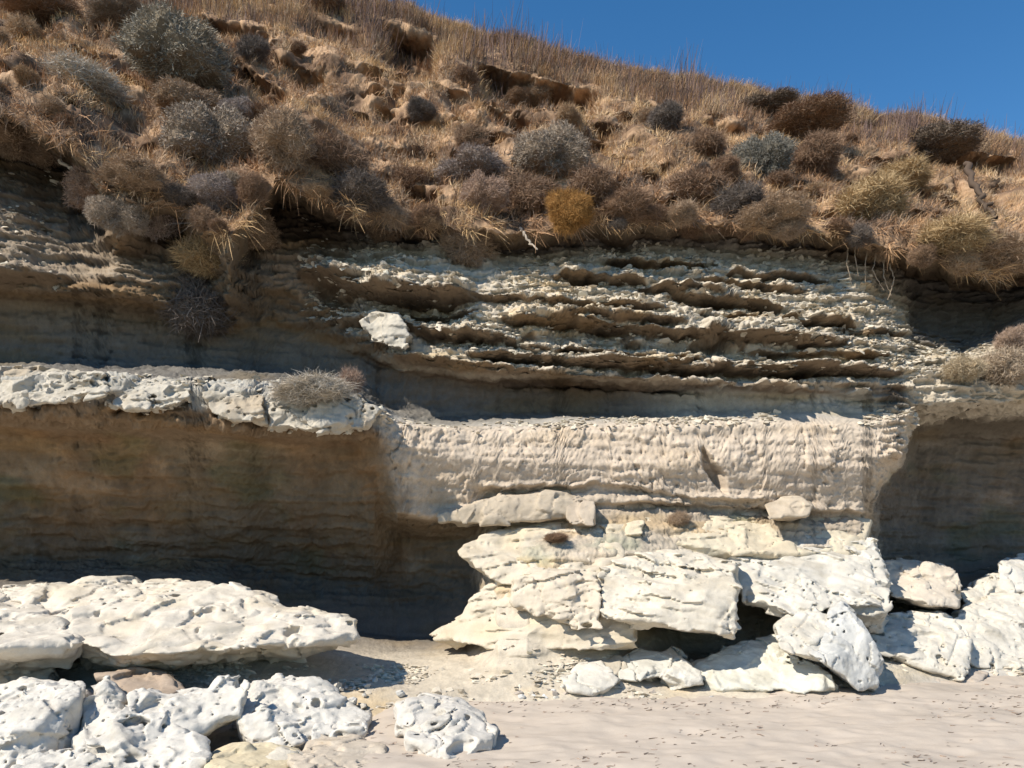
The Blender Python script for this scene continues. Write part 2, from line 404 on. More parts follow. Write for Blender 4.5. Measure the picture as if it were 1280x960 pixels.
out = out + big * (.06 + .12 * hillfar) \
    + strata * (.02 + .045 * upper + .03 * wall + .05 * alc + .04 * recess) \
    + flute * (.012 * wall + .02 * alc + .015 * recess) \
    + crumb * (.012 + .004 * upper + .007 * wall + .02 * lip + .03 * hill + .018 * alc + .018 * recess) \
    + (cr - .5) * sstep(0, .04, ce) * (.10 * upper + .10 * lip + .03 * recess + .02 * alc) + (cr3 - .5) * (.045 * upper + .035 * lip + .009 * wall + .014 * alc + .012 * recess) \
    + (crw - .5) * sstep(0, .06, cew) * .05 * wall - .03 * wall * (1 - sstep(0, .05, cew)) * (crw > .72) \
    + rag * (.018 * upper + .016 * wall + .03 * lip + .03 * hill + .014 * alc) \
    + hum * (.30 * hillfar + .10 * hill) \
    + pit2 * (.035 * wall + .03 * alc) + pit * (.20 * lip + .03 * upper) \
    + fine * (.006 + .012 * upper + .017 * wall + .012 * lip + .008 * alc)
oute = saw * (.15 * upper + .05 * apron * sstep(560, 640, PX) * sstep(2.4, 3, KK) + .012 * wall + .05 * alc) + saw2 * (.07 * upper + .006 * wall + .025 * alc + .02 * recess) - .45 * hollow
out *= 1 + wall * .7 * fbm(P * np.array([1.3, 1.3, 1.8]), 3, 49)
out *= 1 - .7 * sstep(20.8, 22, KK)
flat = (1 - sstep(.5, 1.6, KK))
out *= 1 - .75 * flat
hz = (.8 * np.maximum(np.maximum(upper * np.maximum(1 - sstep(1080, 1110, PX), sstep(8.8, 9.2, KK)), wall), .75 * hill * (KK < 20.5)))[..., None]
Dn = Nn * (1 - hz) + np.array([0, -1., 0]) * hz
Dn /= np.linalg.norm(Dn, axis=-1, keepdims=True)
Ph = P + Dn * out[..., None]
Ph[..., 1] -= oute

# colours of the beds, with the shade of alcoves and recesses painted in
def C3(*c): return np.array(c, float)
lefttab = {0: (.66,.58,.46), 3: (.60,.52,.41), 3.7: (.30,.26,.215), 4: (.19,.17,.145), 5: (.12,.105,.085), 6: (.195,.148,.10), 7: (.25,.182,.118), 8.3: (.27,.185,.115), 8.6: (.50,.46,.395), 9.4: (.54,.50,.43), 9.9: (.22,.20,.18), 11: (.17,.155,.135), 12: (.24,.19,.135), 12.6: (.28,.19,.105), 13.6: (.30,.20,.115), 14.1: (.40,.32,.24), 15.0: (.38,.30,.22), 15.4: (.17,.125,.085), 16: (.10,.075,.055), 17: (.22,.14,.085), 23: (.34,.23,.13)}  # alcove, recess and under-turf entries darkened for their shade
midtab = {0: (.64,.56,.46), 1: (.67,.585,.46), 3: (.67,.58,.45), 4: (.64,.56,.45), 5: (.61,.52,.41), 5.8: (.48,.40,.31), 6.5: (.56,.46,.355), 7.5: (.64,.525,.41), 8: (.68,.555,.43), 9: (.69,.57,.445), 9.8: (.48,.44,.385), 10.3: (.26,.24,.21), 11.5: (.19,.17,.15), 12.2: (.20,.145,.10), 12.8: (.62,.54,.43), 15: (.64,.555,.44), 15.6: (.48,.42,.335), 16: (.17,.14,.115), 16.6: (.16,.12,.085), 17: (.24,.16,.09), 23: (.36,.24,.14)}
righttab = {0: (.60,.52,.44), 2: (.60,.56,.49), 3: (.36,.33,.28), 4: (.16,.145,.12), 5: (.18,.16,.135), 6: (.20,.17,.14), 7: (.20,.165,.13), 7.9: (.19,.155,.115), 8.15: (.60,.515,.40), 12.8: (.62,.535,.42), 13.8: (.56,.48,.37), 14.4: (.20,.175,.15), 16: (.15,.13,.11), 16.6: (.15,.12,.09), 17: (.24,.16,.09), 23: (.36,.24,.14)}  # right hollow entries darkened for their shade, up to the brow
def tab(t, k):
    ks = sorted(t)
    return np.stack([np.interp(k, ks, [t[a][i] for a in ks]) for i in range(3)], -1)
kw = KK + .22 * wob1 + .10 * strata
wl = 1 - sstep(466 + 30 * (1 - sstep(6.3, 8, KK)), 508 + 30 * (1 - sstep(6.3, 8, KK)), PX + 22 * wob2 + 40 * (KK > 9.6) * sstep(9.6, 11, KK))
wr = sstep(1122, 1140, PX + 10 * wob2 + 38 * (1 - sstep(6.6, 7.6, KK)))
wl = np.maximum(wl, (1 - sstep(590, 625, PX + 20 * wob2)) * (1 - sstep(6.7, 7.0, KK)) * sstep(3.2, 3.6, KK))  # carries the dark shade colours into the cave below the wall
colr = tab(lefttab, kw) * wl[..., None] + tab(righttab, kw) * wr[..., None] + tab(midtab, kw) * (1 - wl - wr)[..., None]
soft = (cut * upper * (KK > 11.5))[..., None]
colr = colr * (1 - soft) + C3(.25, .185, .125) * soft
streak = 1 + .22 * strata + .10 * crumb + .12 * wob2
pale_ = (sstep(770, 880, PX) * (1 - sstep(1085, 1110, PX)) * sstep(9.6, 10, KK) * (1 - sstep(12.0, 12.3, KK)))[..., None]  # takes the painted recess shade off the sunlit terrace again
colr = colr * (1 - pale_) + C3(.49, .46, .40) * pale_
colr = colr * np.clip(streak, .55, 1.4)[..., None]
ochre = sstep(.05, .5, fbm(P * np.array([.7, .7, 3.]), 3, 61))
colr = colr * (1 + (ochre * (1 - .7 * wall))[..., None] * (C3(1.05, .95, .78) - 1))
green = sstep(.1, .45, fbm(P * np.array([.9, .9, 1.4]), 3, 63)) * alc
colr = colr * (1 + green[..., None] * (C3(.80, .92, .85) - 1))
patch = sstep(.0, .4, fbm(P * np.array([.8, .8, .9]), 4, 68))
stain = fbm(np.stack([P[..., 0] * 4, P[..., 1] * 4, P[..., 2] * .8], -1) + .8 * np.stack([wob1, wob2, wob1], -1), 4, 67)
alcove_w = alc * np.maximum(wl, wr)  # alcove walls only, for the stains and tone patches below
colr = colr * (1 + alcove_w * .4 * stain)[..., None]
colr = colr * (1 + (alcove_w * patch)[..., None] * (C3(1.16, 1.02, .9) - 1))
colr = colr * (1 + (alcove_w * sstep(.1, .4, fbm(P * np.array([.9, .9, 1.6]), 4, 69)))[..., None] * (C3(1.35, 1.4, 1.45) - 1))
hb = sstep(-.25, .35, fbm(P * np.array([1.6, 1.6, 2.4]), 4, 65))
hc = C3(.20, .125, .08) * (1 - hb)[..., None] + C3(.62, .405, .245) * hb[..., None]
colr = colr * (1 - hill[..., None]) + hc * hill[..., None]
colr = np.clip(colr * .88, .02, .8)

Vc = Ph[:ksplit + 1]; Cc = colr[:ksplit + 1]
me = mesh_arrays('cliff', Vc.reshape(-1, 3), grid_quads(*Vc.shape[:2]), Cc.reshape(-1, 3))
tag(link('cliff', me, M_CLIFF), 'pale layered sea cliff with undercut ledges and shaded hollows', 'cliff', kind='structure')
Vh = Ph[ksplit:]; Ch = colr[ksplit:]
me = mesh_arrays('hillside', Vh.reshape(-1, 3), grid_quads(*Vh.shape[:2]), Ch.reshape(-1, 3))
tag(link('hillside', me, M_HILL), 'steep brown hillside of dry earth and grass above the cliff', 'hillside', kind='structure')


def surf(px, py):
    """point and normal of the built slope nearest to a surveyed bearing"""
    c = int(np.argmin(np.abs(pxs - px)))
    e = np.abs(PROJ[:, c] - py) + 1e3 * (KK[:, c] > 21.2)
    r = int(np.argmin(np.where(e < max(4, e.min() + 1), Ph[:, c, 1], 1e6)))
    return Ph[r, c], Nn[r, c]


PROJ = HZ - (Ph[..., 2] - EYE) / Ph[..., 1] * F

# ------------------------------------------------------------------ the beach
def axis(a, b, fine_, lo, hi):
    core = np.arange(a, b, fine_)
    left = a - np.geomspace(fine_ * 2, a - lo, 24)[::-1]
    right = b + np.geomspace(fine_ * 2, hi - b, 24)
    return np.concatenate([left, core, right])
bx = axis(-6.5, 8.5, .03, -400, 400)
by = axis(4.6, 10.4, .022, -30, 60)
X, Y = np.meshgrid(bx, by)
Pb = np.stack([X, Y, 0 * X], -1)
near = np.exp(-((np.clip(np.abs(X) - 8, 0, None)) / 6) ** 2) * np.exp(-((np.clip(np.abs(Y - 7.5) - 4, 0, None)) / 4) ** 2)
dun = fbm(Pb * np.array([.45, .7, 1]), 3, 81) * .07
ft = fbm(Pb * np.array([2.2, 3.2, 1]), 4, 83) * .036
cdx, crx, cex = cells(Pb * np.array([2.6, 3.4, 1]) + np.array([0, 0, .5]), 8)
foot = -np.clip(1 - cdx / .42, 0, 1) ** 1.2 * .03 * (crx > .5)
Z = (dun + (ft + foot) * near)
Z = Z - .34 * (1 - sstep(-2.6, -1.0, X)) * sstep(3.5, 5, Y) - .02 + .03 * sstep(7, 9, Y) * near - .12 * np.clip(1.5 - Y, 0, 40)
Pb[..., 2] = Z
sb = 1 + .08 * fbm(Pb * np.array([1.2, 2.5, 1]), 4, 85) - .16 * sstep(.05, .5, fbm(Pb * np.array([.5, 1.1, 1]), 4, 86))
cb = C3(.53, .45, .368) * sb[..., None]
me = mesh_arrays('beach', Pb.reshape(-1, 3), grid_quads(*X.shape), cb.reshape(-1, 3))
tag(link('beach', me, M_SAND), 'pale pinkish beach sand with flecks of debris', 'beach', kind='structure')
zb = lambda x, y: float(Z[np.argmin(abs(by - y)), np.argmin(abs(bx - x))])

sv = np.array([[-500, -600, -.45], [500, -600, -.45], [500, -1, -.45], [-500, -1, -.45]], float)
M_SEA = bpy.data.materials.new('sea_water')
nt, N, L, B = nodes(M_SEA)
B.inputs['Base Color'].default_value = (.012, .035, .045, 1); B.inputs['Roughness'].default_value = .13
nz = N.new('ShaderNodeTexNoise'); nz.inputs['Scale'].default_value = 1.5; nz.inputs['Detail'].default_value = 6
bp = N.new('ShaderNodeBump'); bp.inputs['Distance'].default_value = .15
tc = N.new('ShaderNodeTexCoord'); L.new(tc.outputs['Object'], nz.inputs['Vector'])
L.new(nz.outputs['Fac'], bp.inputs['Height']); L.new(bp.outputs[0], B.inputs['Normal'])
tag(link('sea', mesh_arrays('sea', sv, np.array([[0, 1, 2, 3]]), None, False), M_SEA), 'dark blue sea behind the viewer', 'sea', kind='structure')

# ------------------------------------------------------------------ rocks
import openvdb as vdb


def hull_planes(pts):
    bm = bmesh.new()
    r = bmesh.ops.convex_hull(bm, input=[bm.verts.new(p) for p in pts])
    bm.normal_update()
    c = np.mean(pts, 0)
    pl = []
    for f in bm.faces:
        n = np.array(f.normal); d = float(n @ np.array(f.verts[0].co))
        if n @ c > d: n, d = -n, -d
        if f.calc_area() > 1e-6: pl.append((*n, d))
    bm.free()
    return np.unique(np.round(np.array(pl, np.float32), 4), axis=0)


def smax(a, b, k):
    h = np.clip(.5 + .5 * (a - b) / k, 0, 1)
    return b * (1 - h) + a * h + k * h * (1 - h)


def rock(name, label, hulls, col=(.66, .64, .60), voxel=.02, smooth=6, lump=.05, pits=.0, pscale=7., strat=.03, tilt=0., rough=1., cat='rock', group=None, col2=None, deep=.35, pden=0., drop=0.):
    """a rock carved as a solid: rough hulls joined, bedded, cracked and eaten by round holes"""
    seed = sum(ord(c) * (i + 1) for i, c in enumerate(label)) % 997
    eye = np.array([0, 0, EYE])
    hl = []
    for h in hulls:                                            # the surveyed face, and the same mass continued behind it
        f_ = np.array([W(*q) for q in h])
        h2 = np.concatenate([f_, eye + (f_ - eye) * (1 + deep / f_[:, 1:2])])
        hl.append(np.concatenate([h2, h2 - np.array([0, 0, drop])]) if drop else h2)
    allp = np.concatenate(hl)
    base = np.array([allp[:, 0].mean(), allp[:, 1].mean(), allp[:, 2].min()])
    hl = [h - base for h in hl]
    size = min(allp.max(0) - allp.min(0))
    lump = min(lump, .10 * size); strat = min(strat, .08 * size); rough = rough * min(1, size / .5)
    lo = allp.min(0) - base - .14; hi = allp.max(0) - base + .14
    n = np.ceil((hi - lo) / voxel).astype(int) + 1
    ax = [lo[i] + voxel * np.arange(n[i]) for i in range(3)]
    V = np.stack(np.meshgrid(*ax, indexing='ij'), -1).astype(np.float32)
    k = .006 + .003 * smooth
    pls = [hull_planes(h) for h in hl]

    def solid(X):
        D = None
        for pp in pls:
            d = None
            for pl in pp:
                q = X @ pl[:3] - pl[3]
                d = q if d is None else smax(d, q, k)
            D = d if D is None else -smax(-D, -d, .03)
        return D
    D_ = solid(V)
    near = np.abs(D_) < .20
    p = V[near]
    d = solid(p + .045 * np.stack([noise(p * 3.1, seed + 31), noise(p * 3.1, seed + 32), noise(p * 3.1, seed + 33)], -1) * min(1, lump / .04)) - .012
    o_ = fbm(p * 1.7, 3, seed) * lump * .9 + fbm(p * 6, 3, seed + 1) * lump * .2 * rough
    tz = p[:, 2] + tilt * p[:, 0] + .05 * fbm(p * 1.5, 2, seed + 9)
    Sx = np.stack([p[:, 0] * .8, p[:, 1] * .8, tz * 11], -1)
    q = tz * 8 + .6 * fbm(p * 2.5, 3, seed + 10)
    sw = q - np.floor(q)
    sw = (1 - sw) * sstep(0, .12, sw) * sstep(-.1, .3, fbm(p * np.array([1.2, 1.2, 4]), 3, seed + 14))
    o_ += fbm(Sx, 4, seed + 2) * strat * .6 + sw * strat
    c1, c2, c3 = cells(p * 2.6 + .5 * fbm(p * 3, 2, seed + 16)[:, None], seed + 15)
    o_ += (c2 - .5) * sstep(0, .07, c3) * .075 * rough - (1 - sstep(0, .03, c3)) * (c2 > .6) * .03
    o_ += fbm(p * 13, 4, seed + 3, .65) * .016 * rough
    d -= o_
    if pits:
        d0 = d.copy()
        for ps, th_, rr in ((pscale * .36, .78, .36), (pscale * .8, .72, .40), (pscale * 2.0, .60, .38)):
            wv = p * np.array([1, 1, 1.35]) + .10 / ps * 3 * np.stack([noise(p * ps * .8, seed + 11), noise(p * ps * .8, seed + 12), noise(p * ps * .8, seed + 13)], -1)
            g1, g2, g3 = cells(wv * ps, seed + int(ps))
            rad = rr * (.55 + .45 * (g2 - th_) / np.maximum(1 - th_, .02))
            th_ = th_ + pden - .10 + .38 * sstep(-.25, .35, noise(p * 1.5, seed + 21))
            carve = np.where((g2 > th_) & (th_ < .98), (rad - g1) / ps, -1)
            carve = np.minimum(carve, d0 + min(.13, pits * 2.4))
            d = smax(d, carve, .008)
    D_[near] = d
    D_ = np.clip(D_, -.2, .2).astype(np.float32)
    D_[0] = D_[-1] = .2; D_[:, 0] = D_[:, -1] = .2; D_[:, :, 0] = D_[:, :, -1] = .2
    grid = vdb.FloatGrid(.2)
    grid.copyFromArray(D_)
    pts, quads = grid.convertToQuads(isovalue=0.0)
    lab = np.arange(len(pts))
    for _ in range(400):                                       # keep the one solid piece
        m = lab[quads].min(1)
        l2 = lab.copy()
        np.minimum.at(l2, quads.ravel(), np.repeat(m, 4))
        l2 = l2[l2]
        if (l2 == lab).all(): break
        lab = l2
    big_ = np.bincount(lab).argmax()
    quads = quads[(lab[quads] == big_).all(1)]
    used = np.unique(quads)
    ren = np.zeros(len(pts), np.int64); ren[used] = np.arange(len(used))
    V = pts[used] * voxel + lo
    Q = ren[quads][:, ::-1]
    tint = 1 + .10 * fbm(V * np.array([.8, .8, 9]), 3, seed + 6) + .07 * fbm(V * 3, 3, seed + 7)
    c = np.array(col) * tint[:, None]
    f = (.5 * sstep(.05, .5, fbm(V * 2.3, 4, seed + 18)) + .35 * sstep(.1, .5, fbm(V * 7, 4, seed + 19)))[:, None]
    c = c * (1 - f) + c * np.array([.66, .63, .58]) * f
    if col2 is not None:
        f = sstep(-.1, .35, fbm(V * 1.7, 3, seed + 8))[:, None]
        c = c * (1 - f) + np.array(col2) * tint[:, None] * f
    me = mesh_arrays(name, V, Q, np.clip(c * np.array([.97, .94, .90]), .02, .82))
    bm = bmesh.new(); bm.from_mesh(me); bmesh.ops.recalc_face_normals(bm, faces=bm.faces); bm.to_mesh(me); bm.free()
    o = link(name, me, M_ROCK)
    o.location = base
    return tag(o, label, cat, group)


WHITE = (.65, .625, .575); CREAM = (.62, .56, .46); TAN = (.50, .43, .34)
GW = 'white pitted boulders at the foot of the cliff'
rock('rock_slab', 'huge cream slab overhanging its own shadow at the left foot of the cliff',
     [[(0,738,9.7),(20,734,9.7),(150,727,9.8),(210,733,9.7),(250,738,9.4),(272,732,9.3),(300,742,9.1),(340,760,8.9),(443,778,8.5),(440,798,8.2),(400,798,8.0),(350,806,7.8),(250,812,7.7),(150,818,7.65),(100,806,7.8),(380,812,8.3),(150,832,8.15),(250,828,8.25),(60,800,9.8)],
      [(110,820,8.5),(200,818,8.5),(370,808,8.8),(385,850,9.1),(130,858,8.8),(230,856,8.8),(300,790,9.8),(100,790,9.8)]],
     (.68,.63,.55), .02, 5, .04, .05, 4.5, .03, col2=(.66,.59,.48), pden=.13)
rock('rock_slab', 'cream slab with a grey hollow front at the left edge under the cliff',
     [[(-140,745,9.4),(-20,742,9.4),(40,752,9.2),(75,775,8.6),(100,803,7.6),(40,808,7.3),(-20,806,7.2),(-140,806,7.2),(85,830,7.9),(-20,838,7.7),(-140,838,7.7),(30,780,9.0)],
      [(-140,820,7.7),(60,825,7.9),(70,865,8.1),(-140,875,7.9),(0,800,8.8)]], (.68,.63,.55), .02, 5, .045, .06, 4.0, .025, pden=.10)
rock('boulder', 'chunky white pitted boulder in the bottom left corner',
     [[(-60,868,7.2),(0,865,7.1),(40,850,7.2),(98,853,7.0),(92,872,6.7),(74,905,6.5),(50,935,6.3),(0,960,6.0),(-60,970,5.9),(80,945,6.7),(40,965,6.3),(-60,860,7.4),(60,880,7.4)]], WHITE, .016, 4, .05, .05, 8, .015, rough=1.5, group=GW, drop=.15, deep=.22)
rock('boulder', 'low lumpy white boulder along the bottom edge, right of the corner boulder',
     [[(112,868,7.0),(130,857,7.0),(150,872,6.9),(172,895,6.7),(100,888,6.8),(92,930,6.4),(110,955,6.1),(190,900,6.7),(150,950,6.0)],
      [(150,900,6.6),(215,900,6.6),(252,935,6.3),(250,968,5.9),(120,975,5.8),(110,940,6.2),(180,990,5.7)],
      [(30,950,6.0),(110,935,6.2),(130,975,5.8),(20,985,5.8),(80,960,6.2)]], WHITE, .016, 4, .05, .045, 8, .015, rough=1.5, group=GW, drop=.15, deep=.22)
rock('boulder', 'white pitted boulder with a knobbly horn on its right end',
     [[(168,872,6.9),(205,858,7.2),(245,862,7.2),(275,872,7.0),(296,890,6.8),(240,905,6.6),(175,898,6.6),(225,925,6.5),(255,918,6.7)],
      [(270,862,7.1),(278,848,7.15),(297,846,7.1),(301,870,6.9),(285,890,6.8),(290,880,7.1)]], WHITE, .016, 3, .045, .045, 8, .015, rough=1.4, group=GW, drop=.05, deep=.25)
rock('boulder', 'long flat white boulder full of round holes, below the big slab end',
     [[(296,872,7.2),(318,855,7.4),(350,850,7.5),(400,858,7.5),(430,876,7.4),(460,893,7.2),(452,915,6.9),(400,922,6.8),(330,935,6.6),(322,905,6.8),(300,890,6.9),(400,900,7.6)]], WHITE, .016, 3, .045, .05, 8, .015, rough=1.4, group=GW, drop=.05, deep=.25)
rock('boulder', 'grey white boulder with three dark hollows alone on the sand',
     [[(500,884,7.0),(530,874,7.2),(580,880,7.1),(602,892,6.9),(605,904,6.8),(560,902,6.6),(520,902,6.6),(500,898,6.8)],
      [(515,902,6.7),(580,892,6.9),(618,912,6.6),(616,928,6.4),(560,940,6.2),(505,924,6.4)]], (.61,.585,.54), .013, 3, .05, .06, 4.5, .02, rough=1.2, deep=.2, drop=.12)
rock('boulder', 'flat yellowish rock lying at the bottom edge among white boulders',
     [[(262,945,6.2),(285,934,6.4),(340,932,6.5),(372,940,6.3),(365,955,6.0),(270,965,5.8),(340,975,5.7),(260,975,5.8)]], (.64,.56,.40), .016, 5, .02, .0, 6, .01, drop=.3)
rock('boulder', 'flat cream rock half buried in sand at the bottom edge',
     [[(368,945,6.2),(400,925,6.6),(440,918,6.7),(480,935,6.4),(470,960,6.0),(380,972,5.7),(400,985,5.7)]], (.58,.51,.42), .016, 5, .035, .02, 6, .02, drop=.3)
rock('boulder', 'brownish rock wedged under the lip of the big slab',
     [[(130,848,7.6),(160,842,7.8),(215,846,7.7),(235,860,7.4),(200,880,7.0),(160,895,6.9),(140,880,7.1),(190,900,7.2)]], (.46,.37,.29), .016, 5, .03, .0, 6, .03, tilt=.6)
rock('boulder', 'small white boulder filling the gap behind the corner boulder',
     [[(60,872,7.5),(105,866,7.6),(125,880,7.4),(110,905,7.2),(70,900,7.2)]], WHITE, .016, 4, .04, .04, 8, .015, rough=1.2, drop=.3)
rock('boulder', 'pale lumpy stone at the bottom edge right of the yellowish rock',
     [[(330,950,6.2),(350,938,6.3),(378,945,6.2),(376,965,6.0),(335,970,5.9)]], (.60,.56,.48), .016, 4, .03, .02, 8, .015, rough=1.2, drop=.3)
# centre shelf and blocks
rock('rock_shelf', 'cream sloping shelf jutting left over the dark hollow below the wall',
     [[(572,690,9.7),(600,672,9.9),(655,650,10.2),(735,650,10.2),(780,690,9.6),(790,735,9.2),(700,738,9.1),(640,730,9.3),(598,712,9.5),(760,740,10.2),(640,720,10.2)],
      [(612,735,9.5),(700,722,9.2),(800,718,9.1),(790,806,8.8),(650,808,8.9),(575,806,9.2),(546,795,9.6),(580,775,9.7),(600,755,9.6),(720,750,10.3)]],
     (.64,.575,.47), .02, 5, .045, .012, 5, .045, tilt=-.12, col2=(.61,.53,.40), rough=.7, pden=.12)
rock('rock_shelf', 'cream ledge with a small dark notch along the foot of the lit wall',
     [[(742,645,10.3),(765,632,10.4),(800,630,10.5),(870,632,10.5),(960,645,10.5),(1085,650,10.5),(1080,690,10.0),(920,690,9.8),(800,672,10.0),(750,665,10.1),(800,720,10.2),(1000,720,10.3)],
      [(755,660,9.95),(800,655,10.0),(800,668,9.8),(760,670,9.8),(780,690,10.2)]], (.63,.57,.45), .02, 5, .04, .012, 6, .04, col2=(.63,.55,.42), rough=.7, pden=.12)
rock('boulder', 'massive grooved white block with a sheer right face above a black gap',
     [[(758,715,9.2),(800,695,9.4),(860,690,9.5),(918,708,9.1),(920,730,8.8),(914,795,8.6),(880,790,8.5),(800,775,8.55),(755,770,8.7),(752,740,8.9),(905,710,9.8),(780,700,9.9),(905,790,9.6),(760,770,9.6)]], (.66,.61,.52), .018, 4, .035, .012, 8, .07, tilt=.2, rough=.6, pden=.1)
rock('boulder', 'broken cream block left of the grooved block, split by a dark crack',
     [[(645,725,9.1),(690,712,9.2),(742,718,9.0),(752,745,8.8),(745,780,8.7),(690,770,8.8),(640,755,9.0),(740,780,9.5),(650,740,9.7),(740,720,9.6)]], (.63,.56,.46), .018, 3, .04, .012, 7, .06, tilt=-.2, rough=.8, pden=.1)
rock('rock_shelf', 'white shelf with a flaking edge right of the grooved block',
     [[(905,690,10.1),(950,670,10.3),(1020,662,10.4),(1085,672,10.3),(1112,735,9.5),(1100,750,9.3),(1030,760,9.1),(985,768,8.9),(940,755,9.2),(910,715,9.6),(1090,740,10.4),(940,740,10.2)]], (.655,.625,.56), .02, 4, .045, .02, 6, .065, tilt=.3, rough=.8, pden=.05)
rock('boulder', 'shadowed white overhang block behind the two leaning rocks',
     [[(1030,745,9.3),(1060,735,9.5),(1112,738,9.4),(1108,760,9.2),(1085,785,9.4),(1040,775,9.3),(1100,790,9.9),(1040,750,10)]], (.60,.57,.51), .018, 4, .05, .04, 6, .03)
GL = 'leaning rocks at the edge of the sand'
rock('boulder', 'rounded white rock leaning left of the upright grey slab',
     [[(972,785,8.8),(990,765,9.0),(1015,760,9.0),(1036,775,8.9),(1040,800,8.6),(1025,825,8.4),(995,815,8.4),(978,805,8.5),(1030,830,8.8),(990,790,9.2)]], (.655,.625,.56), .015, 6, .03, .015, 7, .008, tilt=.8, group=GL)
rock('boulder', 'upright grey slab with a dark hole, tilted against the rounded white rock',
     [[(1035,760,8.9),(1050,752,8.95),(1068,768,8.8),(1085,800,8.6),(1102,840,8.5),(1095,864,8.4),(1075,862,8.3),(1030,825,8.3),(1018,815,8.4),(1025,800,8.6),(1080,860,8.9),(1030,830,8.9),(1050,765,9.2)]], (.58,.58,.56), .014, 4, .03, .035, 5, .008, tilt=-.9, group=GL)
rock('boulder', 'long low pale slab with greenish streaks lying on the sand below the gap',
     [[(862,832,8.9),(920,808,9.2),(965,798,9.3),(990,812,9.0),(1035,848,8.5),(1040,862,8.4),(980,866,8.4),(900,858,8.6),(862,850,8.8),(950,870,8.6)]], (.66,.65,.58), .018, 5, .035, .0, 6, .035, tilt=.5)
rock('boulder', 'blocky tan boulder with a flat shaded right face before the right hollow',
     [[(1103,712,11.0),(1112,704,11.1),(1175,708,11.1),(1190,712,10.9),(1199,735,10.5),(1196,758,10.3),(1165,758,10.2),(1120,748,10.4),(1104,738,10.5),(1190,750,11.4),(1110,745,11.3)]], (.62,.56,.48), .018, 3, .035, .01, 6, .04)
rock('boulder', 'broad smooth white slab between the upright slab and the right edge',
     [[(1086,790,9.8),(1110,772,10.2),(1150,765,10.4),(1190,772,10.2),(1212,800,9.7),(1205,838,9.4),(1195,845,9.3),(1150,835,9.4),(1105,815,9.5),(1088,805,9.6),(1150,850,9.8)]], (.655,.625,.56), .018, 4, .04, .025, 5, .03, tilt=.4)
rock('boulder', 'wide layered white slab running out of the right edge',
     [[(1183,795,10.0),(1200,765,10.5),(1240,745,10.9),(1300,742,11.0),(1380,750,11.0),(1380,830,9.9),(1290,838,9.7),(1230,835,9.7),(1195,818,9.8),(1290,850,10.1)]], (.655,.625,.56), .02, 4, .04, .015, 6, .04, tilt=.3)
rock('boulder', 'white knuckle shaped rock behind the wide layered slab',
     [[(1200,745,11.2),(1212,728,11.5),(1235,720,11.5),(1262,728,11.4),(1270,750,11.1),(1210,762,10.9),(1240,770,11.3)]], (.655,.625,.56), .018, 3, .05, .03, 5, .02, rough=1.3)
rock('boulder', 'small white stone propped on a narrow base near the right hollow',
     [[(1232,722,11.6),(1240,716,11.7),(1258,718,11.6),(1262,730,11.4),(1240,738,11.4),(1250,745,11.7)]], (.655,.625,.56), .014, 3, .02, .0, 6, .01)
rock('boulder', 'dark sided white boulder cut by the right edge of the picture',
     [[(1252,705,11.6),(1275,695,11.8),(1330,690,11.9),(1350,740,11.5),(1300,748,11.2),(1262,738,11.3),(1290,755,11.8)]], (.66,.64,.60), .018, 4, .04, .03, 5, .02)
rock('boulder', 'flat striped rock peeping from the sand beneath the broad smooth slab',
     [[(1160,838,9.6),(1200,836,9.6),(1232,842,9.5),(1225,855,9.2),(1180,858,9.2),(1165,850,9.4),(1200,862,9.4)]], (.50,.44,.38), .014, 5, .02, .0, 6, .03)
rock('boulder', 'long rounded tan boulder lying in the shade line under the wall',
     [[(545,640,9.9),(580,630,9.9),(640,618,10.0),(700,614,10.1),(735,622,10.1),(735,640,9.9),(690,650,9.9),(600,655,9.85),(550,655,9.9),(640,650,10.4)]], (.50,.43,.34), .018, 8, .03, .0, 6, .015)
rock('boulder', 'small upright tan block jammed beside the long rounded boulder',
     [[(706,630,9.9),(722,624,10),(740,630,9.9),(741,655,9.7),(715,658,9.7),(705,648,9.8),(725,655,10.2)]], (.50,.43,.35), .014, 4, .02, .0, 6, .01)
rock('boulder', 'round tan boulder tucked under the right half of the wall',
     [[(958,632,9.95),(975,622,10.0),(1000,622,10.0),(1014,632,9.9),(1008,645,9.8),(965,648,9.8),(985,650,10.3)]], (.54,.46,.36), .014, 6, .02, .0, 6, .02)
rock('boulder', 'white flat stone lying alone left of the rubble heap',
     [[(700,845,8.6),(720,828,8.9),(750,830,8.8),(768,850,8.5),(745,866,8.3),(712,862,8.3),(740,872,8.6)]], (.655,.625,.56), .013, 4, .02, .0, 6, .02)
GR = 'pale rubble heap in front of the black gap'
rock('boulder', 'angular grey rubble block, largest of the heap before the gap',
     [[(778,830,8.9),(800,815,9.1),(830,818,9.0),(840,840,8.7),(800,850,8.6),(780,845,8.7)]], (.58,.57,.52), .013, 2, .04, .0, 6, .03, rough=1.6, group=GR)
rock('boulder', 'wedge of pale rubble leaning on the right of the heap before the gap',
     [[(822,825,8.9),(838,815,9.0),(868,835,8.8),(872,850,8.6),(840,856,8.6),(825,850,8.6)]], (.66,.64,.58), .013, 2, .03, .0, 6, .03, rough=1.6, group=GR)
rock('boulder', 'low cream rubble piece at the left foot of the heap before the gap',
     [[(742,830,8.9),(765,818,9.1),(785,826,8.9),(785,838,8.8),(755,845,8.7)]], (.62,.57,.48), .013, 3, .03, .0, 6, .02, rough=1.4, group=GR)
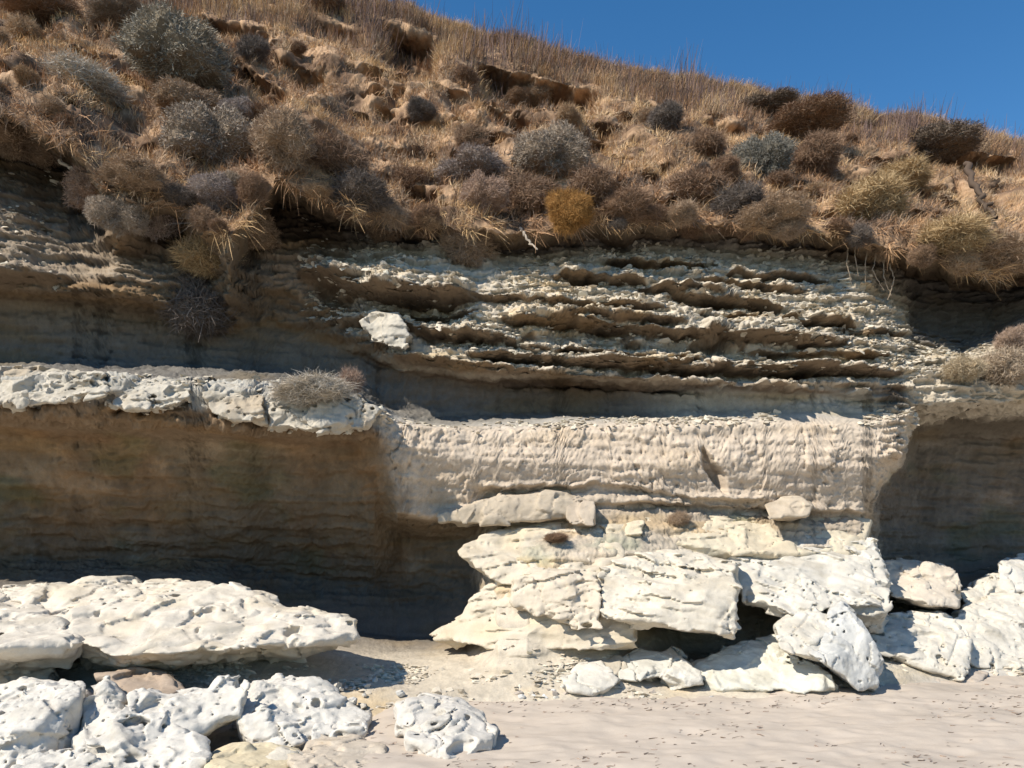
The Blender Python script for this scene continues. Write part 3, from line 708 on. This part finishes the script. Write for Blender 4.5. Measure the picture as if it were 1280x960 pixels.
# pitted blocks along the lip of the left ledge
GB = 'pitted pale blocks along the left ledge'
for lab, h in (
    ('pitted pale block at the left end of the ledge above the brown wall', [(-90,480,9.3),(-20,466,9.5),(60,467,9.4),(125,474,9.3),(128,488,9.1),(80,503,9.05),(0,506,9.05),(-90,508,9.05),(60,480,9.9),(-60,500,9.8)]),
    ('pitted pale block with a round hollow, second along the left ledge', [(136,485,9.2),(150,473,9.35),(200,472,9.35),(238,480,9.25),(240,496,9.1),(215,508,9.05),(160,510,9.05),(140,502,9.1),(200,490,9.8)]),
    ('narrow pitted block tilted down, third along the left ledge', [(255,490,9.3),(285,484,9.4),(328,495,9.3),(328,520,9.15),(295,530,9.1),(265,512,9.15),(300,500,9.9)]),
    ('crumbling pale block under dry twigs at the right end of the left ledge', [(335,505,9.3),(365,490,9.5),(420,495,9.45),(465,515,9.4),(458,530,9.25),(400,538,9.2),(340,535,9.2),(400,510,9.9)])):
    rock('ledge_block', lab, [h], (.54,.50,.43), .013, 2, .05, .07, 6.5, .04, rough=2.0, group=GB, col2=(.45,.38,.29), deep=.25)
rock('boulder', 'lit pale knob of rock standing out of the shaded cliff left of centre',
     [[(450,400,10.4),(468,390,10.5),(500,395,10.4),(515,420,10.3),(505,435,10.3),(470,428,10.4),(490,420,10.9)]], (.58,.54,.47), .015, 3, .04, .04, 6, .03, rough=1.4)

# small loose stones: one mesh each of three shapes, copied
def stone_mesh(seed):
    bm = bmesh.new()
    bmesh.ops.create_icosphere(bm, subdivisions=5, radius=1)
    V = np.array([v.co for v in bm.verts])
    k = 1 + .45 * fbm(V * 1.1, 3, seed) + .12 * fbm(V * 4, 3, seed + 1)
    V = V * k[:, None] * np.array([1, .8, .6])
    g = np.random.default_rng(seed)
    for _ in range(11):
        n_ = g.normal(size=3); n_ /= np.linalg.norm(n_)
        V = V - n_[None] * np.maximum(0, V @ n_ - g.uniform(.28, .6))[:, None]
    for v, p in zip(bm.verts, V): v.co = p
    me = bpy.data.meshes.new('stone'); bm.to_mesh(me); bm.free()
    me.polygons.foreach_set('use_smooth', np.ones(len(me.polygons), bool))
    set_cols(me, np.ones((len(V), 3)) * (1 + .1 * fbm(V * 3, 3, seed + 2))[:, None])
    return me
M_STONE = rock_mat('loose_stone', fine=20, bump=.4, lo=.82, hi=1.08, mid=4, objcol=True)
protos = [stone_mesh(100 + 10 * i) for i in range(4)]
NST = 0
def stone(px, py, d, r, col, lab, grp, zon=None):
    global NST
    p = W(px, py, d)
    o = link('stone', protos[NST % 4], M_STONE); NST += 1
    z = p[2] if zon is None else zon
    o.location = (p[0], p[1], z + r * .2)
    o.scale = (r * random.uniform(.8, 1.25), r * random.uniform(.8, 1.2), r * random.uniform(.7, 1.0))
    o.rotation_euler = (random.uniform(-.3, .3), random.uniform(-.3, .3), random.uniform(0, 6.3))
    o.color = (*col, 1)
    tag(o, lab, 'stone', grp)
def ground_pt(px, py):
    """where a surveyed bearing meets the beach or the rocky toe"""
    d0 = EYE * F / max(py - HZ, 60)
    return d0
for i in range(30):
    px = 398 + abs(random.gauss(0, 45)); py = 845 + random.random() * 38 - (px - 398) * .05
    p, n = surf(px, py)
    stone(px, py, p[1] - .05, min(.13, .03 * random.lognormvariate(.45, .5)), random.choice([(.64,.61,.55), (.58,.53,.45), (.60,.58,.53)]), 'small pale stone in the scatter at the right end of the big slab', 'stones at the end of the big slab', zon=p[2])
for i in range(34):
    px = random.uniform(640, 900); py = random.uniform(842, 872)
    p, n = surf(px, py)
    stone(0, 0, 0, random.uniform(.025, .065), random.choice([(.62,.58,.5),(.5,.43,.36),(.66,.64,.6)]), 'small stone strewn on the sand below the rubble heap', 'stones strewn below the rubble')
    o = COL.objects[-1]; o.location = p
for i in range(26):
    px = random.uniform(1085, 1150); py = random.uniform(835, 866)
    d = EYE * F / (py - HZ)
    stone(px, py, d, random.uniform(.02, .05), random.choice([(.62,.58,.5),(.55,.48,.4)]), 'small stone in the gravel beside the upright grey slab', 'gravel beside the upright slab')

# crumbled rock fragments lying thick on the upper beds and the ledge: far too many to count
def fragments(n):
    bm = bmesh.new(); bmesh.ops.create_icosphere(bm, subdivisions=1, radius=1)
    q = np.array([v.co for v in bm.verts]); f = np.array([[v.index for v in t.verts] for t in bm.faces]); bm.free()
    w = np.linalg.norm(np.cross(np.gradient(Ph, axis=0), np.gradient(Ph, axis=1)), axis=-1)
    up_ = normals(Ph)[..., 2]
    w = w * (PX > -60) * (PX < 1340) * sstep(-.1, .5, up_) * (upper * sstep(13.0, 13.6, KK) * (1 - sstep(15.6, 16, KK)) + .9 * sstep(1100, 1140, PX) * sstep(8.4, 8.8, KK) * (1 - sstep(14, 14.4, KK)) + 1.2 * sstep(8.8, 9.2, KK) * (1 - sstep(9.6, 10.2, KK)) + .25 * lip + .15 * apron * sstep(2, 3, KK) * sstep(600, 700, PX) + 6. * sstep(.6, 1.0, KK) * (1 - sstep(2.2, 3.0, KK)) * sstep(.0, .3, wob1 + .1)) * sstep(-.3, .4, fbm(Ph * 1.6, 3, 201))
    w = w * (1 - sstep(14.2, 14.5, KK) * (PX > 1110)) * np.where((PX < 380) & (KK > 11), .25 * (PX < 80), 1)
    idx = rng.choice(w.size, n, p=(w / w.sum()).ravel())
    c0 = Ph.reshape(-1, 3)[idx] + np.array([0, -.01, .0])
    r = np.clip(rng.lognormal(-3.85, .42, n), .007, .045)
    s3 = r[:, None] * rng.uniform([.8, .7, .15], [2.1, 1.5, .45], (n, 3))
    jag = 1 + rng.uniform(-.35, .35, (n, len(q)))
    V = q[None] * jag[..., None] * s3[:, None]
    a = rng.uniform(0, 6.28, n); ca, sa = np.cos(a)[:, None], np.sin(a)[:, None]
    V = np.stack([V[..., 0] * ca - V[..., 1] * sa, V[..., 0] * sa + V[..., 1] * ca, V[..., 2]], -1)
    tl = rng.normal(size=(n, 1)) * .5
    V = np.stack([V[..., 0], V[..., 1] * np.cos(tl) - V[..., 2] * np.sin(tl), V[..., 1] * np.sin(tl) + V[..., 2] * np.cos(tl)], -1) + c0[:, None]
    Q = (np.arange(n)[:, None, None] * len(q) + f[None]).reshape(-1, 3)
    col = np.repeat(np.clip(C3(.63, .55, .435) * rng.uniform(.75, 1.2, (n, 1)), .25, .72)[:, None], len(q), 1).reshape(-1, 3)
    return mesh_arrays('rock_fragments', V.reshape(-1, 3), Q, col, False)
tag(link('rock_fragments', fragments(15000), M_ROCK), 'pale crumbled rock fragments littering the upper beds and ledge', 'fragments', kind='stuff')

# ------------------------------------------------------------------ blades of grass and twigs
def blades(base, dirv, length, width, col, bend, side=None):
    """thin bent blades: base (n,3), unit dirv (n,3)"""
    n = len(base)
    r = rng.normal(size=(n, 3))
    s = np.cross(dirv, r); s /= np.linalg.norm(s, axis=1, keepdims=True) + 1e-9
    L = length[:, None]
    w = width[:, None] * .5
    mid = base + dirv * L * .55
    tip = base + dirv * L + bend * L
    V = np.stack([base - s * w, base + s * w, mid + s * w * .8, mid - s * w * .8, tip + s * w * .25, tip - s * w * .25], 1)
    i = np.arange(n)[:, None] * 6
    Q = np.concatenate([i + np.array([[0, 1, 2, 3]]), i + np.array([[3, 2, 4, 5]])], 0)
    c = np.repeat(col[:, None, :], 6, 1)
    return V.reshape(-1, 3), Q, c.reshape(-1, 3)


# dry grass over the hillside
hp, hn = Vh, Nn[ksplit:]
hk = KK[ksplit:]
hpx = PX[ksplit:]; hpy = PROJ[ksplit:]
inview = (hpx > -120) & (hpx < 1420) & (hk < 21.9)
dA = np.linalg.norm(np.cross(np.gradient(hp, axis=0), np.gradient(hp, axis=1)), axis=-1)
dens = fbm(hp * np.array([1.3, 1.3, 1.8]), 4, 91)
gold = sstep(-.2, .35, fbm(hp * np.array([.9, .9, 1.2]), 4, 93))
bare = sstep(.05, .35, fbm(hp * np.array([1.0, 1.0, 1.3]), 4, 95))
wgt = dA * inview * np.maximum(sstep(-.05, .2, hn[..., 2]), hk < 17.9) * np.clip(.85 + 1.3 * dens - .7 * bare, .12, 2.0)
wgt = wgt * np.where(hk > 20.5, 1.8, 1.0) * np.where(hk < 18.1, 1.6, 1.0)
flatw = (wgt / wgt.sum()).ravel()
NT = 30000
idx = rng.choice(flatw.size, NT, p=flatw)
tp = hp.reshape(-1, 3)[idx]; tn = hn.reshape(-1, 3)[idx]; tk = hk.ravel()[idx]; tg = gold.ravel()[idx]
straw = np.array([.68, .455, .235]); rust = np.array([.48, .285, .16]); grey = np.array([.27, .20, .15]); pale = np.array([.75, .545, .345])
nb = 14
bs, ds, ls, ws, cs, be = [], [], [], [], [], []
for t in range(NT):
    crest = tk[t] > 20.3
    edge = tk[t] < 17.9
    n = nb
    u = rng.random()
    tl = rng.uniform(.07, .17) * (1.6 if crest else 1)
    base = tp[t] + rng.normal(size=(n, 3)) * .035
    up = np.array([0, -.25, 1.]) * .9 + tn[t] * .5
    if edge and u < .6:
        up = np.array([.1, -.6, -.6]); tl *= rng.uniform(1, 2.2)
    dv = up + rng.normal(size=3) * (.45 if not crest else .1) + rng.normal(size=(n, 3)) * (.6 if not crest else .28)
    dv /= np.linalg.norm(dv, axis=1, keepdims=True)
    g = tg[t]
    c0 = (straw if u < .55 else pale) * g + (rust if u < .5 else grey) * (1 - g)
    if crest: c0 = c0 * .8 + grey * .1
    bs.append(base); ds.append(dv); ls.append(tl * rng.uniform(.6, 1.25, n)); ws.append(np.full(n, .006) * rng.uniform(.7, 1.5, n))
    cs.append(c0 * rng.uniform(.7, 1.35, (n, 1))); be.append(np.array([.12, -.12, -.22]) * rng.uniform(.2, 1.3, (n, 1)))
A = [np.concatenate(a) for a in (bs, ds, ls, ws, cs, be)]
V, Q, c = blades(*[A[i] for i in (0, 1, 2, 3, 4, 5)])
tag(link('dry_grass', mesh_arrays('dry_grass', V, Q, c, False), M_GRASS), 'dry straw and brown grass covering the hillside above the cliff', 'grass', kind='stuff')

# tall dead stalks along the crest
cr = np.argmin(np.abs(kk - 20.95))
n = 7500
ci = rng.integers(0, C_, n)
ri = np.array([rng.choice(np.flatnonzero((KK[:, j] > 20.3) & (KK[:, j] < 21.5))) for j in ci])
base = Ph[ri, ci]
clump = np.clip(.7 + 1.3 * fbm(base * np.array([1.0, .3, .3]), 3, 97), .35, 1.8)
dv = np.array([.06, -.05, 1.]) + rng.normal(size=(n, 3)) * .16
dv /= np.linalg.norm(dv, axis=1, keepdims=True)
V, Q, c = blades(base, dv, rng.uniform(.28, .75, n) * clump, rng.uniform(.007, .014, n), np.array([.15, .10, .085]) * rng.uniform(.6, 1.6, (n, 1)), rng.normal(size=(n, 3)) * .06)
tag(link('dead_stalks', mesh_arrays('dead_stalks', V, Q, c, False), M_GRASS), 'thin dark dead stalks bristling along the crest against the sky', 'stalks', kind='stuff')


# ------------------------------------------------------------------ cushion shrubs
def shrub_meshes(seed, ntw, loose):
    """unit dome of fine twigs plus its woody base; z=0 is where it sits"""
    g = np.random.default_rng(seed)
    lumps = g.normal(size=(9, 3)); lumps[:, 2] = np.abs(lumps[:, 2]) * .9
    lumps /= np.linalg.norm(lumps, axis=1, keepdims=True)
    d = g.normal(size=(ntw, 3)); d[:, 2] = d[:, 2] * .9 + .35
    d /= np.linalg.norm(d, axis=1, keepdims=True)
    cl = (d @ lumps.T).max(1)
    rad = .58 + .46 * sstep(.55, 1.0, cl) + .30 * fbm(d * 1.9, 3, seed)
    rad = rad * (1 + .10 * fbm(d * 5, 2, seed + 3))
    st = rad * g.uniform(.72, .97, ntw)
    jit = d * .8 + g.normal(size=d.shape) * (.55 + loose)
    jit /= np.linalg.norm(jit, axis=1, keepdims=True)
    base = d * st[:, None]
    cush = max(0, 1 - loose / .1)
    ln = g.uniform(.08, .20, ntw) * (1 + 1.6 * loose) * (1 - .45 * cush)
    col = np.ones((ntw, 3)) * g.uniform(.7, 1.25, (ntw, 1))
    V, Q, c = blades(base, jit, ln, g.uniform(.007, .013, ntw) * (1 + loose + .8 * cush), col, g.normal(size=(ntw, 3)) * .25)
    twigs = mesh_arrays('twigs', V, Q, np.clip(c, .1, 1.6), False)
    bm = bmesh.new(); bmesh.ops.create_icosphere(bm, subdivisions=4, radius=1)
    q = np.array([v.co for v in bm.verts]); q /= np.linalg.norm(q, axis=1, keepdims=True)
    cl = (q @ lumps.T).max(1)
    k = (.58 + .46 * sstep(.55, 1.0, cl) + .30 * fbm(q * 1.9, 3, seed)) * .84
    k *= (1 + .10 * fbm(q * 5, 2, seed + 3)) * (1 + .10 * fbm(q * 14, 3, seed + 4))
    for v, p, kk_ in zip(bm.verts, q, k): v.co = p * kk_
    wood = bpy.data.meshes.new('woody_base'); bm.to_mesh(wood); bm.free()
    set_cols(wood, np.ones((len(q), 3)) * np.array([.62, .58, .52]))
    return twigs, wood
SH = [shrub_meshes(11, 14000, .0), shrub_meshes(12, 14000, .05), shrub_meshes(13, 10000, .25), shrub_meshes(14, 6000, .7), shrub_meshes(15, 14000, .03), shrub_meshes(16, 10000, .3), shrub_meshes(17, 5000, .9)]
GREY = (.36, .29, .225); SAGE = (.31, .27, .21); TANS = (.40, .29, .20); BROWN = (.27, .175, .115); RUST = (.36, .19, .06); STRAW = (.50, .36, .20); DARK = (.17, .14, .12); LILAC = (.36, .295, .26); PINK = (.40, .28, .21); BLEACH = (.60, .53, .44)


def shrub(px, py, rx, ry, col, proto, label, group=None, name='shrub', dadd=0.0):
    p, n = surf(px, py + ry * .5)
    d = p[1] + dadd
    o = bpy.data.objects.new(name, None); COL.objects.link(o)
    sx = rx / F * d; sz = ry / F * d * 1.1
    c = W(px, py, d)
    o.location = (c[0], d - sx * .25, c[2] - sz * .25)
    if random.random() < .5: proto = {0: 4, 1: 4, 2: 5, 3: 6}.get(proto, proto)
    o.scale = (sx * 1.12, sx * .95, sz * 1.08)
    o.rotation_euler = (random.uniform(-.15, .1), random.uniform(-.15, .15), random.uniform(0, 6.28))
    o.empty_display_size = .3
    tag(o, label, 'shrub', group)
    a = link('twigs', SH[proto][0], M_TWIG, o); a.color = (*col, 1)
    b = link('woody_base', SH[proto][1], M_WOOD, o); b.color = (*col, 1)
    return o


SHRUBS = [
 (222, 72, 62, 46, SAGE, 0, 'biggest grey green lumpy shrub high on the left of the hillside'),
 (240, 132, 42, 26, TANS, 1, 'flat tan shrub right below the biggest grey green shrub'),
 (270, 178, 52, 44, GREY, 0, 'round grey cushion shrub, lower neighbour of the flat tan one'),
 (303, 146, 24, 20, LILAC, 1, 'small lilac grey cushion shrub atop the round grey one'),
 (360, 180, 44, 40, TANS, 1, 'round tan cushion shrub right of the grey cushion'),
 (26, 176, 44, 32, TANS, 1, 'tan shrub on the shaded bank at the left edge'),
 (120, 240, 34, 26, PINK, 1, 'pinkish cushion shrub, left one of the cluster over the shaded hollow'),
 (168, 224, 44, 20, TANS, 1, 'flat tan shrub at the top of the cluster over the shaded hollow'),
 (150, 268, 32, 28, GREY, 1, 'grey brown shrub in the middle of the cluster over the shaded hollow'),
 (193, 268, 28, 34, LILAC, 0, 'pale egg shaped cushion at the right of the cluster over the shaded hollow'),
 (272, 243, 28, 24, LILAC, 1, 'small grey pink shrub on the shaded spur below the round grey cushion'),
 (290, 227, 13, 12, GREY, 0, 'tiny grey ball shrub perched above the shaded spur'),
 (316, 286, 38, 27, TANS, 1, 'tan tufted shrub at the tip of the shaded spur'),
 (262, 325, 36, 22, STRAW, 3, 'straw coloured shrub trailing down the shaded cliff from the spur'),
 (248, 385, 40, 34, DARK, 3, 'dark withered shrub hanging in shadow on the left cliff'),
 (690, 196, 44, 36, GREY, 1, 'grey domed shrub at the middle of the slope with brown underside'),
 (588, 216, 44, 24, LILAC, 1, 'lilac grey shrub left of the grey dome on the slope'),
 (606, 244, 28, 26, PINK, 1, 'pinkish shrub tucked below the lilac grey one'),
 (652, 252, 42, 34, BROWN, 2, 'brown twiggy shrub left of the rust orange one'),
 (708, 266, 28, 28, RUST, 2, 'rust orange round shrub on the cliff edge'),
 (584, 305, 36, 32, TANS, 2, 'tan brown shrub hanging over the pale ledges left of centre'),
 (478, 290, 20, 17, TANS, 1, 'small tan ball shrub alone in the shade under the turf'),
 (1003, 160, 50, 22, BROWN, 1, 'wide brown dome shrub near the crest on the right'),
 (950, 202, 36, 34, (.20, .185, .155), 0, 'dark grey green shrub under the wide brown dome'),
 (1018, 200, 34, 28, BROWN, 2, 'dark brown shrub right of the dark grey green one'),
 (962, 270, 42, 20, TANS, 1, 'flat brown shrub on the cliff edge below the dark grey green one'),
 (1082, 262, 46, 28, STRAW, 3, 'straw yellow tussock on the cliff edge right of the brown dome'),
 (1165, 188, 46, 20, (.21, .165, .13), 1, 'dark bristly shrub sticking up on the right skyline'),
 (958, 134, 32, 13, (.20, .155, .12), 1, 'low dark bristly shrub on the skyline above the brown dome'),
 (832, 150, 22, 18, DARK, 2, 'small dark shrub alone under the crest right of centre'),
 (1248, 462, 34, 22, (.46, .36, .26), 3, 'loose tan shrub low on the cliff at the right edge'),
 (1200, 462, 24, 15, (.50, .40, .27), 3, 'straw shrub left of the loose tan one low on the cliff'),
 (1266, 425, 22, 16, (.46, .34, .26), 2, 'pinkish shrub above the loose tan one low on the cliff'),
 (394, 492, 46, 18, BLEACH, 3, 'bleached white dry shrub heaped on the left ledge'),
 (438, 478, 16, 17, PINK, 3, 'small pinkish twiggy shrub behind the bleached one on the left ledge'),
 (695, 672, 15, 6, BROWN, 3, 'tiny flat brown tuft on the cream shelf'),
 (848, 648, 12, 9, TANS, 3, 'tiny tan tuft at the foot of the lit wall'),
 (782, 262, 36, 22, BROWN, 2, 'brown shrub right of the rust orange one'),
 (868, 244, 38, 26, BROWN, 3, 'loose brown shrub above the ragged pale cliff edge'),
 (922, 256, 30, 20, DARK, 3, 'dark loose shrub just left of the flat brown edge shrub'),
 (422, 205, 36, 26, BROWN, 3, 'loose brown shrub right of the round tan cushion'),
 (455, 245, 36, 22, DARK, 3, 'dark twiggy shrub on the turf edge over the shaded wall'),
 (515, 238, 34, 22, BROWN, 2, 'brown shrub on the turf edge left of the pinkish one'),
 (1185, 300, 44, 22, STRAW, 3, 'straw tussock drooping from the turf edge at right'),
 (1250, 318, 40, 20, TANS, 3, 'tan tussock drooping from the turf edge at the right border'),
 (740, 240, 30, 24, BROWN, 3, 'withered brown shrub between the grey dome and the edge'),
 (110, 110, 42, 20, BLEACH, 3, 'bleached tangle of dry leaves under the golden grass at left'),
 (60, 20, 44, 18, BROWN, 2, 'brown shrub in the top left corner'),
 (160, 25, 40, 16, GREY, 2, 'grey withered shrub at the top edge left'),
 (1125, 225, 34, 18, STRAW, 3, 'pale straw tussock right of the dark brown shrub'),
]
for s in SHRUBS:
    small = s[2] < 17
    shrub(*s[:6], s[6], name='grass_tussock' if 'tuss' in s[6] or 'tuft' in s[6] else 'shrub')


for i in range(60):                                           # the small scrub between the shrubs
    for _ in range(50):
        px = random.uniform(-20, 1300); lipy = np.interp(px, px_st, TAB[:, 17, 0]); top = np.interp(px, px_st, TAB[:, 21, 0])
        py = random.uniform(max(top + 8, -10), lipy - 6) if i < 30 else lipy + random.uniform(-14, 8)
        if all((px - q[0]) ** 2 / (q[2] * .9) ** 2 + (py - q[1]) ** 2 / (q[3] * .9) ** 2 > 1 for q in SHRUBS): break
    r = random.uniform(9, 22)
    c_ = random.choice([BROWN, BROWN, DARK, TANS, (.30, .20, .13), (.42, .29, .18)])
    dark = c_ in (BROWN, DARK, (.30, .20, .13))
    shrub(px, py, r, r * random.uniform(.55, .85), c_, random.choice([2, 3, 3]), 'small dark brown withered bush among the dry grass of the slope' if dark else 'small tan withered bush among the dry grass of the slope',
          'small dark bushes on the slope' if dark else 'small tan bushes on the slope', name='small_bush')

# ------------------------------------------------------------------ dead branches and roots
def branch(name, label, pts, r0, r1, col, cat='branch', group=None):
    """a knotty tapering branch along (px,row,d) points, mesh tube"""
    Pp = np.array([W(*p) for p in pts])
    t = np.linspace(0, len(Pp) - 1, len(Pp) * 6)
    C = np.stack([np.interp(t, range(len(Pp)), Pp[:, i]) for i in range(3)], -1)
    C[1:-1] += rng.normal(size=C[1:-1].shape) * r0 * .5
    T_ = np.gradient(C, axis=0); T_ /= np.linalg.norm(T_, axis=1, keepdims=True)
    a = np.cross(T_, [0.3, 1, .2]); a /= np.linalg.norm(a, axis=1, keepdims=True)
    b = np.cross(T_, a)
    th = np.linspace(0, 2 * np.pi, 9)[:-1]
    rr = np.linspace(r0, r1, len(C))[:, None] * (1 + .2 * rng.normal(size=(len(C), 8)))
    V = C[:, None] + rr[..., None] * (a[:, None] * np.cos(th)[None, :, None] + b[:, None] * np.sin(th)[None, :, None])
    i = np.arange(len(C) * 8).reshape(-1, 8)
    j = np.roll(i, -1, 1)
    Q = np.stack([i[:-1], j[:-1], j[1:], i[1:]], -1).reshape(-1, 4)
    base = C[0]
    me = mesh_arrays(name, V.reshape(-1, 3) - base, Q, np.ones((len(C) * 8, 3)))
    o = link(name, me, M_WOOD); o.location = base; o.color = (*col, 1)
    return tag(o, label, cat, group)


branch('dead_branch', 'dark dead branch leaning down the slope at right', [(1208,205,13.2),(1220,232,12.6),(1232,255,12.3),(1246,272,12.1)], .05, .03, (.10,.07,.05))
branch('dead_branch', 'bleached driftwood like branch among shadowed roots at left', [(80,180,11.0),(100,175,10.9),(125,186,10.8),(160,186,10.8)], .035, .015, (.42,.37,.31))
branch('root', 'pale root hanging across the shade below the left shrubs', [(75,200,10.8),(95,215,10.7),(118,232,10.6),(150,245,10.6)], .025, .012, (.45,.38,.30), 'root')
branch('root', 'thin root dangling from the turf edge below the rust orange shrub', [(650,285,10.9),(660,300,10.8),(672,312,10.7)], .02, .01, (.38,.32,.26), 'root')
for i, (x0, y0) in enumerate(((1070, 300), (1085, 308), (1095, 318), (1060, 310), (1105, 325), (1112, 330))):
    branch('root', 'wiry root hanging from the turf at the corner of the right hollow', [(x0, y0, 11.2), (x0 + random.uniform(-6, 8), y0 + 20, 11.1), (x0 + random.uniform(-8, 14), y0 + 45, 11.1)], .010, .004, (.36,.28,.20), 'root', 'roots hanging at the right hollow')

# flecks of dry seaweed on the sand
n = 5200
fx = rng.uniform(-3, 8, n); fy = rng.uniform(5.3, 9.2, n)
keep = fbm(np.stack([fx * .8, fy * 1.3, fx * 0], -1), 3, 99) + rng.normal(size=n) * .2 > .2
fx, fy = fx[keep], fy[keep]
fx += .10 * fbm(np.stack([fx * 9, fy * 9, fx * 0], -1), 2, 98)
fz = np.array([zb(a, b) for a, b in zip(fx, fy)]) + .004
ang = rng.normal(size=len(fx)) * .7
dv = np.stack([np.cos(ang), np.sin(ang), rng.uniform(0, .25, len(fx))], -1)
V, Q, c = blades(np.stack([fx, fy, fz], -1), dv, rng.lognormal(-3.3, .5, len(fx)), rng.uniform(.004, .016, len(fx)), np.array([.25, .19, .15]) * rng.uniform(.5, 1.6, (len(fx), 1)), rng.normal(size=(len(fx), 3)) * np.array([.2, .2, .02]))
tag(link('seaweed_flecks', mesh_arrays('seaweed_flecks', V, Q, c, False), M_GRASS), 'dark flecks of dry seaweed scattered over the sand', 'seaweed', kind='stuff')

# ------------------------------------------------------------------ light, sky, camera
to_sun = Vector((-.575, -.42, .70)).normalized()
elev = math.asin(to_sun.z); rot = math.atan2(to_sun.x, to_sun.y)
w = bpy.data.worlds.new('World'); S.world = w; w.use_nodes = True
nt = w.node_tree
sky = nt.nodes.new('ShaderNodeTexSky'); sky.sky_type = 'NISHITA'; sky.sun_disc = False
sky.sun_elevation = elev; sky.sun_rotation = rot
sky.air_density = 1.0; sky.dust_density = 0.0; sky.ozone_density = 1.5
bg = nt.nodes['Background']; bg.inputs['Strength'].default_value = .12
hs = nt.nodes.new('ShaderNodeHueSaturation'); hs.inputs['Saturation'].default_value = 1.34; hs.inputs['Hue'].default_value = .5
nt.links.new(sky.outputs[0], hs.inputs['Color']); nt.links.new(hs.outputs[0], bg.inputs['Color'])
sd = bpy.data.lights.new('sun', 'SUN'); sd.energy = 5.0; sd.angle = math.radians(.5); sd.color = (1, .93, .81)
so = bpy.data.objects.new('sun', sd); COL.objects.link(so)
so.rotation_euler = (-to_sun).to_track_quat('-Z', 'Y').to_euler()
cd = bpy.data.cameras.new('camera'); cd.sensor_width = 36; cd.lens = F / 1280 * 36; cd.shift_y = (HZ - 480) / 1280
cd.clip_end = 2000
co = bpy.data.objects.new('camera', cd); COL.objects.link(co)
co.location = (0, 0, EYE); co.rotation_euler = (math.pi / 2, 0, 0)
S.camera = co
S.view_settings.view_transform = 'Standard'; S.view_settings.look = 'None'
S.view_settings.gamma = 1; S.view_settings.use_curve_mapping = False
S.view_settings.exposure = 0.28
S.cycles.diffuse_bounces = 2; S.cycles.max_bounces = 6
